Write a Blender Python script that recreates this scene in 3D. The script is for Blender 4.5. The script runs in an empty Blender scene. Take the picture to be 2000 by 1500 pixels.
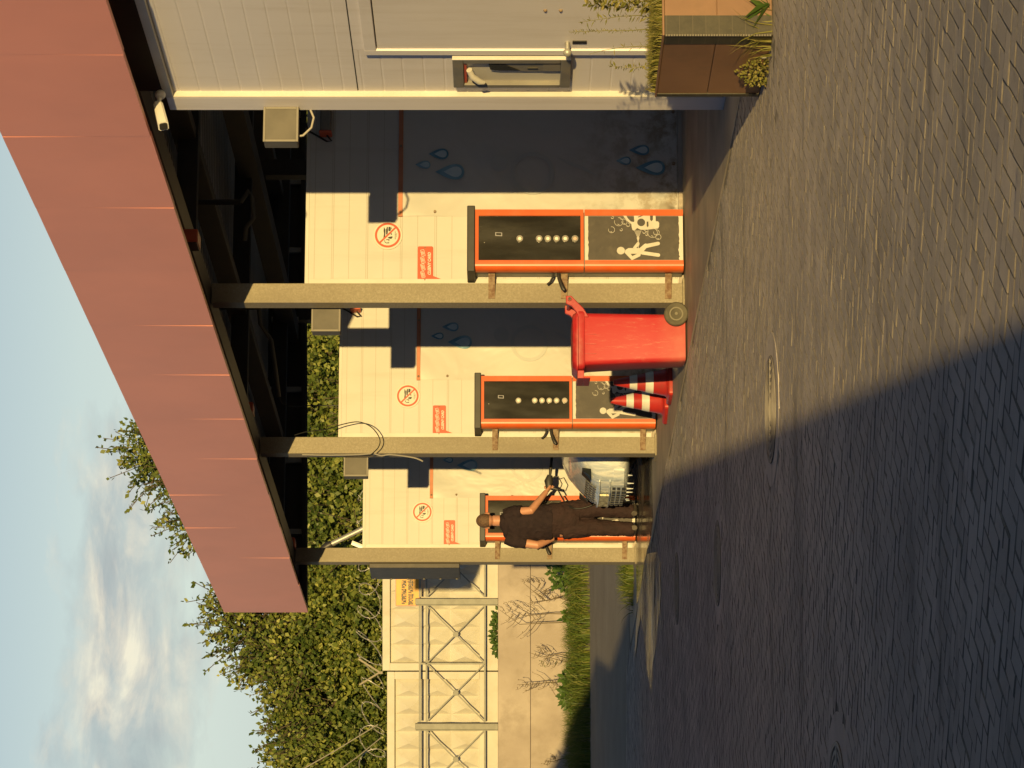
import bpy, bmesh, math, random
import numpy as np
from mathutils import Vector, Matrix, noise
random.seed(7); rng = np.random.default_rng(7)
scene = bpy.context.scene
COL = scene.collection
FPX, H = 5200.0, 1.42            # focal length in photo pixels, eye height
R = math.radians

# ------------------------------------------------------------------ basics
def V(*a): return Vector(a)
Fd = Vector((-0.303, 0.953, 0.0))          # along the row of bays, away from the camera
Wd = Vector((0.978, 0.208, 0.0))           # along each partition wall, into the bay
Zd = Vector((0, 0, 1))
P1 = Vector((0.653, 21.91, 0.0)); BAY = 4.45
def P(i): return P1 + Fd*((i-1)*BAY)
def at(x, y, d): return Vector(((750-y)/FPX*d, d, H+(1000-x)/FPX*d))
def wz(x, y, i=1, f=0.0):
    p = P(i)+Fd*f; k = (750-y)/FPX
    w = (k*p.y-p.x)/(Wd.x-k*Wd.y); d = p.y+Wd.y*w
    return w, H+(1000-x)/FPX*d

class MB:
    def __init__(s, org=(0,0,0), ax=(1,0,0), ay=(0,1,0), az=(0,0,1)):
        s.v=[]; s.f=[]; s.o=Vector(org); s.ax=Vector(ax); s.ay=Vector(ay); s.az=Vector(az)
    def T(s, p): return s.o+s.ax*p[0]+s.ay*p[1]+s.az*p[2]
    def add(s, vs, fs):
        n=len(s.v); s.v += [s.T(p) for p in vs]; s.f += [[n+i for i in f] for f in fs]; return s
    def box(s, a0,a1,b0,b1,c0,c1):
        vs=[(a,b,c) for c in (c0,c1) for b in (b0,b1) for a in (a0,a1)]
        return s.add(vs,[(0,2,3,1),(4,5,7,6),(0,1,5,4),(2,6,7,3),(0,4,6,2),(1,3,7,5)])
    def hexa(s, vs):
        return s.add(vs,[(0,2,3,1),(4,5,7,6),(0,1,5,4),(2,6,7,3),(0,4,6,2),(1,3,7,5)])
    def prism(s, pts, b0, b1):                 # pts in (a,c), extruded along b
        n=len(pts); vs=[(a,b0,c) for a,c in pts]+[(a,b1,c) for a,c in pts]
        fs=[list(range(n)), list(range(2*n-1,n-1,-1))]+[(i,i+n,(i+1)%n+n,(i+1)%n) for i in range(n)]
        return s.add(vs,fs)
    def disc(s, a,c,r,b0,b1,n=28,ra=None):
        return s.prism([(a+(ra or r)*math.cos(2*math.pi*k/n), c+r*math.sin(2*math.pi*k/n)) for k in range(n)],b0,b1)
    def ring(s, a,c,r0,r1,b0,b1,n=40,a0=0,a1=2*math.pi):
        full = abs(a1-a0-2*math.pi)<1e-6; m = n if full else n+1
        vs=[]
        for k in range(m):
            t=a0+(a1-a0)*k/n; co,si=math.cos(t),math.sin(t)
            vs += [(a+r0*co,b0,c+r0*si),(a+r1*co,b0,c+r1*si),(a+r1*co,b1,c+r1*si),(a+r0*co,b1,c+r0*si)]
        fs=[]
        for k in range(n):
            p=4*k; q=4*((k+1)%m)
            for j in range(4): fs.append((p+j,p+(j+1)%4,q+(j+1)%4,q+j))
        if not full: fs += [(0,1,2,3),(4*n,4*n+3,4*n+2,4*n+1)]
        return s.add(vs,fs)
    def tube(s, pts, r, seg=8, cap=True):
        pts=[Vector(p) for p in pts]; n=len(pts); rs = r if isinstance(r,(list,tuple)) else [r]*n
        vs=[]; fs=[]; prev=None
        for i,p in enumerate(pts):
            t=(pts[min(i+1,n-1)]-pts[max(i-1,0)])
            if t.length<1e-9: t=Vector((0,0,1))
            t.normalize()
            if prev is None:
                u=t.cross(Vector((0,0,1)))
                if u.length<.05: u=t.cross(Vector((1,0,0)))
            else: u=prev-t*prev.dot(t)
            u.normalize(); prev=u; w=t.cross(u); rr=rs[i]
            rx,ry = rr if isinstance(rr,(list,tuple)) else (rr,rr)
            for k in range(seg):
                a=2*math.pi*k/seg; vs.append(p+u*(rx*math.cos(a))+w*(ry*math.sin(a)))
        for i in range(n-1):
            for k in range(seg): fs.append((i*seg+k,i*seg+(k+1)%seg,(i+1)*seg+(k+1)%seg,(i+1)*seg+k))
        if cap: fs += [list(range(seg-1,-1,-1)), list(range((n-1)*seg,n*seg))]
        return s.add([tuple(q) for q in vs],fs)
    def bar(s, p, q, w, h=None, up=(0,0,1)):
        p=Vector(p); q=Vector(q); t=(q-p).normalized(); u=t.cross(Vector(up))
        if u.length<.05: u=t.cross(Vector((0,1,0)))
        u.normalize(); v=t.cross(u); h=h or w; vs=[]
        for e in (p,q):
            for b in (-1,1):
                for a in (-1,1): vs.append(tuple(e+u*(a*w/2)+v*(b*h/2)))
        return s.hexa(vs)
    def lathe(s, prof, n=24, c=(0,0,0), ax=(1,0,0), ay=(0,1,0), az=(0,0,1)):
        c=Vector(c);ax=Vector(ax);ay=Vector(ay);az=Vector(az); vs=[];fs=[]
        for r,z in prof:
            for k in range(n):
                a=2*math.pi*k/n; vs.append(tuple(c+ax*(r*math.cos(a))+ay*(r*math.sin(a))+az*z))
        m=len(prof)
        for i in range(m-1):
            for k in range(n): fs.append((i*n+k,i*n+(k+1)%n,(i+1)*n+(k+1)%n,(i+1)*n+k))
        fs += [list(range(n-1,-1,-1)), list(range((m-1)*n,m*n))]
        return s.add(vs,fs)
    def sphere(s, c, r, n=14, m=9):
        rx,ry,rz = r if isinstance(r,(tuple,list)) else (r,r,r)
        prof=[]
        vs=[];fs=[]
        for i in range(m+1):
            t=math.pi*i/m
            for k in range(n):
                a=2*math.pi*k/n
                vs.append((c[0]+rx*math.sin(t)*math.cos(a),c[1]+ry*math.sin(t)*math.sin(a),c[2]-rz*math.cos(t)))
        for i in range(m):
            for k in range(n): fs.append((i*n+k,i*n+(k+1)%n,(i+1)*n+(k+1)%n,(i+1)*n+k))
        return s.add(vs,fs)
    def loft(s, rings, cap=True):
        n=len(rings[0]); vs=[p for r in rings for p in r]; fs=[]
        for i in range(len(rings)-1):
            for k in range(n): fs.append((i*n+k,i*n+(k+1)%n,(i+1)*n+(k+1)%n,(i+1)*n+k))
        if cap: fs += [list(range(n-1,-1,-1)), list(range((len(rings)-1)*n,len(rings)*n))]
        return s.add(vs,fs)
    def build(s, name, m, parent=None, loc=None, smooth=None, bevel=0, normals=True, merge=False):
        me=bpy.data.meshes.new(name); me.from_pydata([tuple(p) for p in s.v],[],s.f); 
        if normals:
            bm=bmesh.new(); bm.from_mesh(me)
            if merge: bmesh.ops.remove_doubles(bm,verts=bm.verts,dist=1e-5)
            bmesh.ops.recalc_face_normals(bm,faces=bm.faces); bm.to_mesh(me); bm.free()
        me.validate(); me.materials.append(m)
        o=bpy.data.objects.new(name,me); COL.objects.link(o)
        if parent: o.parent=parent
        if loc is not None: o.location=loc
        if smooth is not None:
            me.polygons.foreach_set('use_smooth',[True]*len(me.polygons)); me.set_sharp_from_angle(angle=R(smooth))
        if bevel:
            b=o.modifiers.new('edge','BEVEL'); b.width=bevel; b.segments=2; b.limit_method='ANGLE'; b.angle_limit=R(40)
        return o

def tag(o, label=None, cat=None, group=None, kind=None):
    if label: o['label']=label
    if cat: o['category']=cat
    if group: o['group']=group
    if kind: o['kind']=kind
    return o
def thing(name, loc, label, cat, group=None, rz=0):
    o=bpy.data.objects.new(name,None); COL.objects.link(o); o.location=loc; o.rotation_euler.z=rz; o.empty_display_size=.1
    return tag(o,label,cat,group)
def kids(o): return [c for c in bpy.data.objects if c.parent is o]
def dup(o, loc, label, group=None):
    r=o.copy(); COL.objects.link(r); r.location=loc; r['label']=label
    if group: r['group']=group
    for ch in kids(o):
        c=ch.copy(); COL.objects.link(c); c.parent=r
        for g in kids(ch):
            d=g.copy(); COL.objects.link(d); d.parent=c
    return r

# ------------------------------------------------------------------ materials
def newmat(name):
    m=bpy.data.materials.new(name); m.use_nodes=True; nt=m.node_tree
    b=nt.nodes['Principled BSDF']; return m,nt,b
def N(nt,t,**k):
    n=nt.nodes.new(t)
    for a,v in k.items(): setattr(n,a,v)
    return n
def ramp(nt, fac, stops):
    r=N(nt,'ShaderNodeValToRGB'); el=r.color_ramp.elements
    while len(el)>1: el.remove(el[-1])
    el[0].position=stops[0][0]; el[0].color=(*stops[0][1],1) if not isinstance(stops[0][1],(int,float)) else (stops[0][1],)*3+(1,)
    for p,c in stops[1:]:
        e=el.new(p); e.color=(*c,1) if not isinstance(c,(int,float)) else (c,c,c,1)
    nt.links.new(fac,r.inputs[0]); return r.outputs[0]
def mixc(nt, fac, a, b, mode='MIX'):
    n=N(nt,'ShaderNodeMix',data_type='RGBA',blend_type=mode)
    for sock,v in ((n.inputs[0],fac),(n.inputs[6],a),(n.inputs[7],b)):
        if isinstance(v,(int,float)): sock.default_value=v
        elif isinstance(v,(tuple,list)): sock.default_value=(*v,1) if len(v)==3 else v
        else: nt.links.new(v,sock)
    return n.outputs[2]
def math_(nt, op, a, b=None, c=None):
    n=N(nt,'ShaderNodeMath',operation=op)
    for i,v in enumerate((a,b,c)):
        if v is None: continue
        if isinstance(v,(int,float)): n.inputs[i].default_value=v
        else: nt.links.new(v,n.inputs[i])
    return n.outputs[0]
def pos(nt): return N(nt,'ShaderNodeNewGeometry').outputs['Position']
def nz(nt, scale, detail=4, rough=.55, vec=None, sc=(1,1,1), dist=0):
    mp=N(nt,'ShaderNodeMapping'); mp.inputs['Scale'].default_value=sc
    nt.links.new(vec or pos(nt),mp.inputs[0])
    n=N(nt,'ShaderNodeTexNoise'); n.inputs['Scale'].default_value=scale; n.inputs['Detail'].default_value=detail
    n.inputs['Roughness'].default_value=rough; n.inputs['Distortion'].default_value=dist
    nt.links.new(mp.outputs[0],n.inputs['Vector']); return n.outputs['Fac']
def bump(nt, b, h, strength, dist=.01):
    n=N(nt,'ShaderNodeBump'); n.inputs['Strength'].default_value=strength; n.inputs['Distance'].default_value=dist
    nt.links.new(h,n.inputs['Height']); nt.links.new(n.outputs[0],b.inputs['Normal'])
def mat(name, c1, c2=None, scale=6, rough=.6, rough2=None, bmp=0, bscale=60, metal=0, sc=(1,1,1), lo=.35, hi=.65, spec=.5, dirt=None, dscale=3, damt=.5, bdist=.01):
    m,nt,b=newmat(name); b.inputs['Metallic'].default_value=metal; b.inputs['Specular IOR Level'].default_value=spec
    col=None
    if c2:
        f=nz(nt,scale,sc=sc); col=ramp(nt,f,[(lo,c1),(hi,c2)])
    if dirt:
        f=nz(nt,dscale,6,.65,sc=sc); k=ramp(nt,f,[(.5,0.0),(.72,damt)]); col=mixc(nt,k,col if col else c1,dirt)
    if col is not None: nt.links.new(col,b.inputs['Base Color'])
    else: b.inputs['Base Color'].default_value=(*c1,1)
    if rough2 is not None:
        f=nz(nt,scale*1.7,sc=sc); nt.links.new(ramp(nt,f,[(.35,rough),(.65,rough2)]),b.inputs['Roughness'])
    else: b.inputs['Roughness'].default_value=rough
    if bmp: bump(nt,b,nz(nt,bscale,4,.6,sc=sc),bmp,bdist)
    return m

def wall_mat():
    m,nt,b=newmat('white_sandwich_panel'); sep=N(nt,'ShaderNodeSeparateXYZ'); nt.links.new(pos(nt),sep.inputs[0])
    z=sep.outputs[2]; fr=math_(nt,'FRACT',math_(nt,'DIVIDE',z,.142)); 
    l1=math_(nt,'LESS_THAN',math_(nt,'ABSOLUTE',math_(nt,'SUBTRACT',fr,.5)),.018)
    fr2=math_(nt,'FRACT',math_(nt,'ADD',math_(nt,'DIVIDE',z,.284),.3)); l2=math_(nt,'LESS_THAN',math_(nt,'ABSOLUTE',math_(nt,'SUBTRACT',fr2,.5)),.012)
    ln=math_(nt,'MAXIMUM',l1,l2)
    base=ramp(nt,nz(nt,1.6,5,.6),[(.3,(.505,.495,.465)),(.7,(.555,.545,.51))])
    st=ramp(nt,nz(nt,1.0,6,.7,sc=(6,6,.5)),[(.52,0.0),(.8,.35)]); base=mixc(nt,st,base,(.36,.33,.27))
    low=math_(nt,'MULTIPLY',ramp(nt,math_(nt,'MULTIPLY',z,.5),[(.0,1.0),(.6,0.0)]),ramp(nt,nz(nt,5,6,.7),[(.42,0.0),(.62,1.0)]))
    base=mixc(nt,low,base,(.31,.265,.19))
    base=mixc(nt,math_(nt,'MULTIPLY',ln,.5),base,(.30,.27,.21))
    nt.links.new(base,b.inputs['Base Color']); b.inputs['Roughness'].default_value=.5
    bump(nt,b,math_(nt,'SUBTRACT',1.0,ln),.25,.003); return m
def tarp_mat():
    m,nt,b=newmat('banner_vinyl'); sep=N(nt,'ShaderNodeSeparateXYZ'); nt.links.new(pos(nt),sep.inputs[0]); z=sep.outputs[2]
    base=ramp(nt,nz(nt,1.2,5,.6),[(.3,(.48,.47,.435)),(.7,(.53,.52,.485))])
    low=math_(nt,'MULTIPLY',ramp(nt,z,[(.05,1.0),(1.0,0.0)]),ramp(nt,nz(nt,7,7,.7),[(.45,0.0),(.6,1.0)]))
    base=mixc(nt,low,base,(.26,.215,.15)); 
    sm=ramp(nt,nz(nt,2.3,3,.5),[(.56,0.0),(.66,.3)]); base=mixc(nt,sm,base,(.42,.45,.445))
    nt.links.new(base,b.inputs['Base Color']); b.inputs['Roughness'].default_value=.42
    bump(nt,b,nz(nt,1.8,3,.5,dist=.6),.5,.05); return m
def post_mat():
    m,nt,b=newmat('weathered_zinc_post')
    sp=ramp(nt,nz(nt,55,5,.75),[(.36,(.225,.195,.135)),(.5,(.26,.228,.16)),(.66,(.325,.29,.215))])
    base=mixc(nt,ramp(nt,nz(nt,2.2,5,.6,sc=(1,1,.4)),[(.45,0.0),(.65,.55)]),sp,(.19,.16,.11))
    nt.links.new(base,b.inputs['Base Color']); b.inputs['Roughness'].default_value=.62; bump(nt,b,nz(nt,90,4),.15,.003); return m
def paver_mat():
    m,nt,b=newmat('concrete_paver'); g=N(nt,'ShaderNodeNewGeometry')
    rnd=ramp(nt,g.outputs['Random Per Island'],[(0,(.54,.485,.44)),(.5,(.62,.555,.505)),(1,(.69,.62,.565))])
    base=mixc(nt,ramp(nt,nz(nt,.7,5,.65),[(.4,0.0),(.68,.75)]),rnd,(.35,.33,.32))
    base=mixc(nt,ramp(nt,nz(nt,160,4,.8),[(.45,0.0),(.7,.6)]),base,(.62,.58,.55),'MIX')
    base=mixc(nt,ramp(nt,nz(nt,2.6,6,.7,dist=.8),[(.60,0.0),(.72,.55)]),base,(.16,.145,.135))
    base=mixc(nt,ramp(nt,nz(nt,11,5,.7),[(.62,0.0),(.75,.4)]),base,(.20,.18,.165))
    base=mixc(nt,ramp(nt,nz(nt,1.5,6,.65,sc=(.35,1.6,1),dist=.6),[(.57,0.0),(.68,.6)]),base,(.19,.17,.16))
    nt.links.new(base,b.inputs['Base Color']); b.inputs['Roughness'].default_value=.85; b.inputs['Specular IOR Level'].default_value=.25
    h=math_(nt,'ADD',math_(nt,'MULTIPLY',nz(nt,130,5,.75),1.0),math_(nt,'MULTIPLY',nz(nt,26,4,.6),.5)); bump(nt,b,h,1.0,.009); return m
def herring_ground_mat():
    m,nt,b=newmat('yard_bedding'); base=ramp(nt,nz(nt,3,6,.7),[(.3,(.17,.155,.135)),(.7,(.28,.25,.22))])
    nt.links.new(base,b.inputs['Base Color']); b.inputs['Roughness'].default_value=.95; bump(nt,b,nz(nt,90,5,.7),.8,.01); return m
def leaf_mat(name, a, bcol, c):
    m,nt,b=newmat(name); g=N(nt,'ShaderNodeNewGeometry')
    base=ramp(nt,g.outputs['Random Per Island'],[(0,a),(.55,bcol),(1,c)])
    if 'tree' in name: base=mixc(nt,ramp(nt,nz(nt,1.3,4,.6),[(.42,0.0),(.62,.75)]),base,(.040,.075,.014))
    nt.links.new(base,b.inputs['Base Color']); b.inputs['Roughness'].default_value=.5; b.inputs['Specular IOR Level'].default_value=.35
    tr=N(nt,'ShaderNodeBsdfTranslucent'); nt.links.new(base,tr.inputs[0]); mx=N(nt,'ShaderNodeMixShader'); mx.inputs[0].default_value=.22
    nt.links.new(b.outputs[0],mx.inputs[1]); nt.links.new(tr.outputs[0],mx.inputs[2]); nt.links.new(mx.outputs[0],nt.nodes['Material Output'].inputs[0]); return m
def scratch_mat(name, c, pale, rough=.4):
    m,nt,b=newmat(name); sep=N(nt,'ShaderNodeSeparateXYZ'); nt.links.new(pos(nt),sep.inputs[0]); z=sep.outputs[2]
    s=ramp(nt,nz(nt,55,7,.8,sc=(1,1,.16),dist=.35),[(.53,0.0),(.68,.65)])
    low=ramp(nt,z,[(.02,1.0),(.85,.30)]); k=math_(nt,'MULTIPLY',s,low)
    k=math_(nt,'MAXIMUM',k,math_(nt,'MULTIPLY',ramp(nt,z,[(0,.9),(.26,0.0)]),nz(nt,9,4)))
    nt.links.new(mixc(nt,k,c,pale),b.inputs['Base Color']); b.inputs['Roughness'].default_value=rough; return m
def foam_mat():
    m,nt,b=newmat('foam_covered_paint')
    f=ramp(nt,nz(nt,9,6,.7,sc=(1,1,.25),dist=.8),[(.36,(.36,.44,.55)),(.5,(.55,.61,.68)),(.64,(.76,.79,.80))])
    nt.links.new(f,b.inputs['Base Color']); b.inputs['Roughness'].default_value=.3; b.inputs['Coat Weight'].default_value=.4
    bump(nt,b,nz(nt,34,5,.65,sc=(1,1,.35)),.6,.010); return m
def wet_mat(name, c1, c2, r0, r1):
    m,nt,b=newmat(name); f=nz(nt,1.6,5,.6,sc=(1,1,1),dist=.5)
    nt.links.new(ramp(nt,f,[(.38,c1),(.62,c2)]),b.inputs['Base Color'])
    nt.links.new(ramp(nt,nz(nt,1.1,4,.6),[(.4,r0),(.62,r1)]),b.inputs['Roughness']); bump(nt,b,nz(nt,18,4,.6),.12,.006)
    b.inputs['Specular IOR Level'].default_value=.6; return m
def asphalt(name, c1, c2, bm=.6):
    m,nt,b=newmat(name); base=ramp(nt,nz(nt,1.0,6,.65),[(.35,c1),(.65,c2)])
    base=mixc(nt,ramp(nt,nz(nt,140,4,.8),[(.5,0.0),(.72,.5)]),base,tuple(min(1,x*1.9) for x in c2))
    nt.links.new(base,b.inputs['Base Color']); b.inputs['Roughness'].default_value=.85; b.inputs['Specular IOR Level'].default_value=.3
    bump(nt,b,nz(nt,90,5,.75),bm,.01); return m

M={}
M['wall']=wall_mat(); M['tarp']=tarp_mat(); M['post']=post_mat(); M['paver']=paver_mat(); M['bed']=herring_ground_mat()
M['trim']=mat('cream_trim',(.60,.585,.54),(.54,.52,.47),3,.45)
M['fascia']=mat('red_fascia',(.80,.30,.215),(.73,.272,.195),.9,.42,spec=.5,bmp=.06,bscale=1.1,bdist=.05)
M['dark_steel']=mat('dark_roof_steel',(.035,.031,.029),(.024,.022,.021),3,.6)
M['beam']=mat('brown_beam',(.06,.045,.034),(.045,.037,.03),4,.6)
M['sheet']=mat('grey_roof_sheet',(.36,.35,.34),(.28,.275,.27),2,.5)
M['orange']=mat('orange_paint',(.60,.11,.022),(.54,.095,.02),5,.32,dirt=(.45,.17,.08),dscale=7,damt=.4)
M['black']=mat('black_plastic',(.022,.021,.02),(.035,.033,.03),8,.45)
M['screen']=mat('smoked_glass',(.016,.015,.012),(.026,.024,.018),2.5,.16,.3,dirt=(.045,.041,.031),dscale=9,damt=.5,sc=(1,1,.3))
M['sticker']=mat('dark_sticker',(.036,.03,.026),(.052,.043,.036),9,.5,dirt=(.10,.085,.066),dscale=11,damt=.5)
M['white_gfx']=mat('white_print',(.55,.53,.48),(.49,.465,.41),14,.5)
M['grey_metal']=mat('grey_cabinet',(.21,.20,.175),(.165,.155,.14),5,.5,dirt=(.30,.25,.17),dscale=8,damt=.5)
M['boxm']=mat('junction_grey',(.095,.087,.072),(.12,.11,.09),7,.6)
M['boxrim']=mat('junction_rim',(.20,.185,.155),None,7,.5)
M['rust']=mat('rusty_strap',(.26,.19,.12),(.16,.09,.05),30,.75,lo=.42,hi=.6,bmp=.3)
M['red']=scratch_mat('red_bin_plastic',(.44,.019,.026),(.50,.23,.175),.5)
M['redlid']=mat('red_lid_plastic',(.43,.018,.025),(.36,.017,.022),6,.5,dirt=(.5,.2,.15),dscale=14,damt=.3)
M['cone']=mat('cone_red',(.45,.026,.020),(.36,.024,.019),7,.42,dirt=(.22,.05,.035),dscale=12,damt=.5)
M['white']=mat('white_band',(.62,.62,.58),(.54,.53,.49),12,.4)
M['tyre']=mat('bin_tyre',(.075,.068,.05),(.11,.10,.07),14,.8)
M['rim']=mat('bin_rim',(.06,.056,.045),None,4,.6)
M['rim2']=mat('dull_wheel_rim',(.17,.155,.11),None,4,.6)
M['button']=mat('steel_button',(.55,.52,.47),None,4,.25,metal=.9)
M['lit_button']=mat('lit_button',(.8,.76,.68),None,4,.3)
M['drop']=None
M['facade']=None
M['signred']=mat('sign_red',(.52,.085,.03),(.47,.075,.028),8,.4)
M['signwhite']=mat('sign_white',(.60,.585,.51),None,4,.4)
M['signyellow']=mat('sign_yellow',(.62,.31,.010),(.57,.28,.010),9,.45)
M['ink']=mat('dark_ink',(.018,.016,.013),None,4,.5)
M['concrete']=mat('pale_concrete',(.43,.375,.32),(.34,.29,.245),1.3,.85,bmp=.25,bscale=40,dirt=(.25,.21,.17),dscale=2.2,damt=.65)
M['fence']=mat('whitewashed_concrete',(.57,.55,.475),(.51,.485,.41),1.8,.75,bmp=.12,bscale=50,dirt=(.37,.31,.22),dscale=3,damt=.35)
M['rail']=mat('grey_green_paint',(.22,.22,.18),(.17,.17,.14),9,.5)
M['galv']=mat('galvanised',(.42,.41,.38),(.32,.31,.29),12,.45,metal=.4)
M['apron']=wet_mat('apron_concrete',(.30,.26,.21),(.42,.365,.30),.5,.8)
M['wet']=wet_mat('wet_concrete',(.075,.062,.05),(.12,.10,.08),.10,.34)
M['runoff']=wet_mat('runoff_film',(.15,.17,.21),(.22,.24,.28),.34,.5)
M['joint']=mat('dirty_paver_edge',(.17,.15,.13),(.27,.245,.215),9,.9,bmp=.6,bscale=120,bdist=.006)
M['road']=asphalt('road_asphalt',(.27,.245,.21),(.34,.31,.265))
M['ground']=asphalt('yard_asphalt',(.17,.155,.14),(.25,.225,.20))
M['leaf']=leaf_mat('tree_leaf',(.055,.086,.015),(.155,.195,.036),(.36,.37,.09))
M['leafhi']=leaf_mat('young_leaf',(.06,.07,.012),(.10,.11,.02),(.15,.15,.03))
M['grass']=leaf_mat('grass_blade',(.06,.10,.014),(.11,.16,.024),(.21,.21,.05))
M['drygrass']=leaf_mat('weed_leaf',(.14,.15,.03),(.22,.21,.05),(.32,.27,.09))
M['broadleaf']=leaf_mat('broad_leaf',(.05,.10,.02),(.07,.13,.025),(.10,.17,.04))
M['stem']=mat('dry_stem',(.16,.12,.07),(.10,.075,.045),20,.8)
M['bark']=mat('tree_bark',(.12,.09,.06),(.07,.055,.04),12,.9,bmp=.5)
M['brown']=mat('brown_cladding',(.24,.135,.08),(.18,.10,.062),2.2,.5,dirt=(.11,.07,.045),dscale=3,damt=.5)
M['tilegreen']=None
M['skin']=mat('skin',(.52,.26,.165),(.46,.225,.14),14,.5)
M['hair']=mat('cropped_hair',(.085,.05,.03),(.17,.10,.058),90,.7,bmp=.4,bscale=300)
M['shirt']=mat('black_tshirt',(.021,.014,.017),(.028,.018,.021),20,.85,bmp=.8,bscale=9,bdist=.03,spec=.2)
M['trousers']=mat('dark_trousers',(.040,.023,.024),(.030,.019,.020),16,.85,bmp=1.0,bscale=10,bdist=.035,spec=.2,sc=(1,1,.6))
M['shoe']=mat('worn_shoe',(.05,.045,.04),(.12,.10,.08),10,.6)
M['foam']=foam_mat()
M['glass']=mat('car_glass',(.02,.025,.03),None,4,.08)
M['dark_grille']=mat('car_grille_dark',(.05,.053,.06),None,4,.3)
M['plate']=mat('foamy_plate',(.70,.66,.45),(.20,.17,.08),30,.4,lo=.45,hi=.62)
M['iron']=mat('cast_iron',(.03,.028,.026),(.05,.046,.042),16,.55,rough2=.75,bmp=.3)
M['ironhi']=mat('worn_iron',(.30,.275,.245),(.22,.20,.18),10,.65)
M['cable']=mat('black_cable',(.02,.02,.02),None,4,.5)
M['cableg']=mat('grey_cable',(.35,.33,.29),None,4,.5)
M['camwhite']=mat('camera_white',(.74,.73,.68),None,4,.35)
M['block']=mat('warehouse_render',(.30,.27,.24),(.25,.225,.20),1,.8)
M['gatedoor']=mat('warehouse_gate',(.12,.13,.14),(.10,.105,.115),3,.6)

def drop_mat():
    m,nt,b=newmat('blue_drop_print'); tc=N(nt,'ShaderNodeTexCoord'); 
    n=ramp(nt,nz(nt,5,3,.5),[(.38,(.09,.24,.36)),(.62,(.28,.46,.56))]); nt.links.new(n,b.inputs['Base Color']); b.inputs['Roughness'].default_value=.4; return m
M['drop']=drop_mat()
M['drophi']=mat('pale_drop_print',(.50,.61,.64),(.38,.53,.60),7,.4)
M['faintblue']=mat('faded_blue_print',(.47,.475,.45),(.45,.465,.445),3,.45)
def facade_mat():
    m,nt,b=newmat('office_panel'); base=ramp(nt,nz(nt,1.1,4,.6),[(.3,(.79,.765,.80)),(.7,(.84,.81,.84))])
    st=ramp(nt,nz(nt,1.4,6,.7,sc=(4,4,.4)),[(.5,0.0),(.8,.4)]); base=mixc(nt,st,base,(.54,.48,.43))
    nt.links.new(base,b.inputs['Base Color']); b.inputs['Roughness'].default_value=.5; return m
M['facade']=facade_mat()
def tile_mat():
    m,nt,b=newmat('mosaic_corner_tile'); sep=N(nt,'ShaderNodeSeparateXYZ'); nt.links.new(pos(nt),sep.inputs[0])
    fr=math_(nt,'FRACT',math_(nt,'DIVIDE',sep.outputs[2],.072)); ln=math_(nt,'LESS_THAN',fr,.06)
    base=ramp(nt,nz(nt,18,5,.7),[(.35,(.030,.028,.019)),(.65,(.052,.047,.031))]); base=mixc(nt,ln,base,(.07,.06,.042))
    nt.links.new(base,b.inputs['Base Color']); b.inputs['Roughness'].default_value=.5; return m
M['tilegreen']=tile_mat()

# ------------------------------------------------------------------ text helper
def text_mesh(txt, size, ext=.001, align='CENTER', shear=0, bold=0):
    cu=bpy.data.curves.new('t','FONT'); cu.body=txt; cu.size=size; cu.extrude=ext; cu.align_x=align; cu.align_y='CENTER'; cu.shear=shear; cu.offset=bold
    o=bpy.data.objects.new('t',cu); COL.objects.link(o); dg=bpy.context.evaluated_depsgraph_get()
    me=bpy.data.meshes.new_from_object(o.evaluated_get(dg)); vs=[v.co.copy() for v in me.vertices]; fs=[list(p.vertices) for p in me.polygons]
    bpy.data.objects.remove(o); bpy.data.curves.remove(cu); bpy.data.meshes.remove(me); return vs,fs
def add_text(mb, txt, a, c, b, size, sx=1.0, rot=0, shear=0, bold=0):
    vs,fs=text_mesh(txt,size,shear=shear,bold=bold); co,si=math.cos(rot),math.sin(rot); out=[]
    for v in vs:
        x,y=v.x*sx,v.y; out.append((a+x*co-y*si, b-v.z, c+x*si+y*co))
    return mb.add(out,fs)

# ------------------------------------------------------------------ camera, world, sun
cam=bpy.data.cameras.new('camera'); co=bpy.data.objects.new('camera',cam); COL.objects.link(co); scene.camera=co
cam.sensor_fit='HORIZONTAL'; cam.sensor_width=36; cam.lens=36*FPX/2000; cam.clip_end=3000; cam.clip_start=.05
m=Matrix(((0,1,0,0),(0,0,-1,0),(-1,0,0,H),(0,0,0,1))); co.matrix_world=m      # the photo is a portrait frame lying on its side
SLOPE=.111; SUN_EL=math.atan(SLOPE); SUN_AZ=.06
sl=bpy.data.lights.new('sun','SUN'); so=bpy.data.objects.new('sun',sl); COL.objects.link(so)
sl.energy=4.4; sl.angle=R(.32); sl.color=(1.0,.70,.262)
so.rotation_euler=Vector((-SUN_AZ,1,-SLOPE)).to_track_quat('-Z','Y').to_euler(); so.location=(3,-40,12)
w=bpy.data.worlds.new('World'); scene.world=w; w.use_nodes=True; nt=w.node_tree
bg=nt.nodes['Background']; sky=N(nt,'ShaderNodeTexSky',sky_type='NISHITA'); sky.sun_disc=False; sky.sun_elevation=SUN_EL; sky.sun_rotation=R(180)-math.atan(SUN_AZ)
sky.air_density=1.0; sky.dust_density=.6; sky.ozone_density=1.5
tc=N(nt,'ShaderNodeTexCoord'); dirv=tc.outputs['Generated']
sp=N(nt,'ShaderNodeSeparateXYZ'); nt.links.new(dirv,sp.inputs[0])
az=math_(nt,'DIVIDE',sp.outputs[0],math_(nt,'MAXIMUM',sp.outputs[1],.05)); el=sp.outputs[2]
cv=N(nt,'ShaderNodeCombineXYZ'); nt.links.new(az,cv.inputs[0]); nt.links.new(el,cv.inputs[2])
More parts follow.
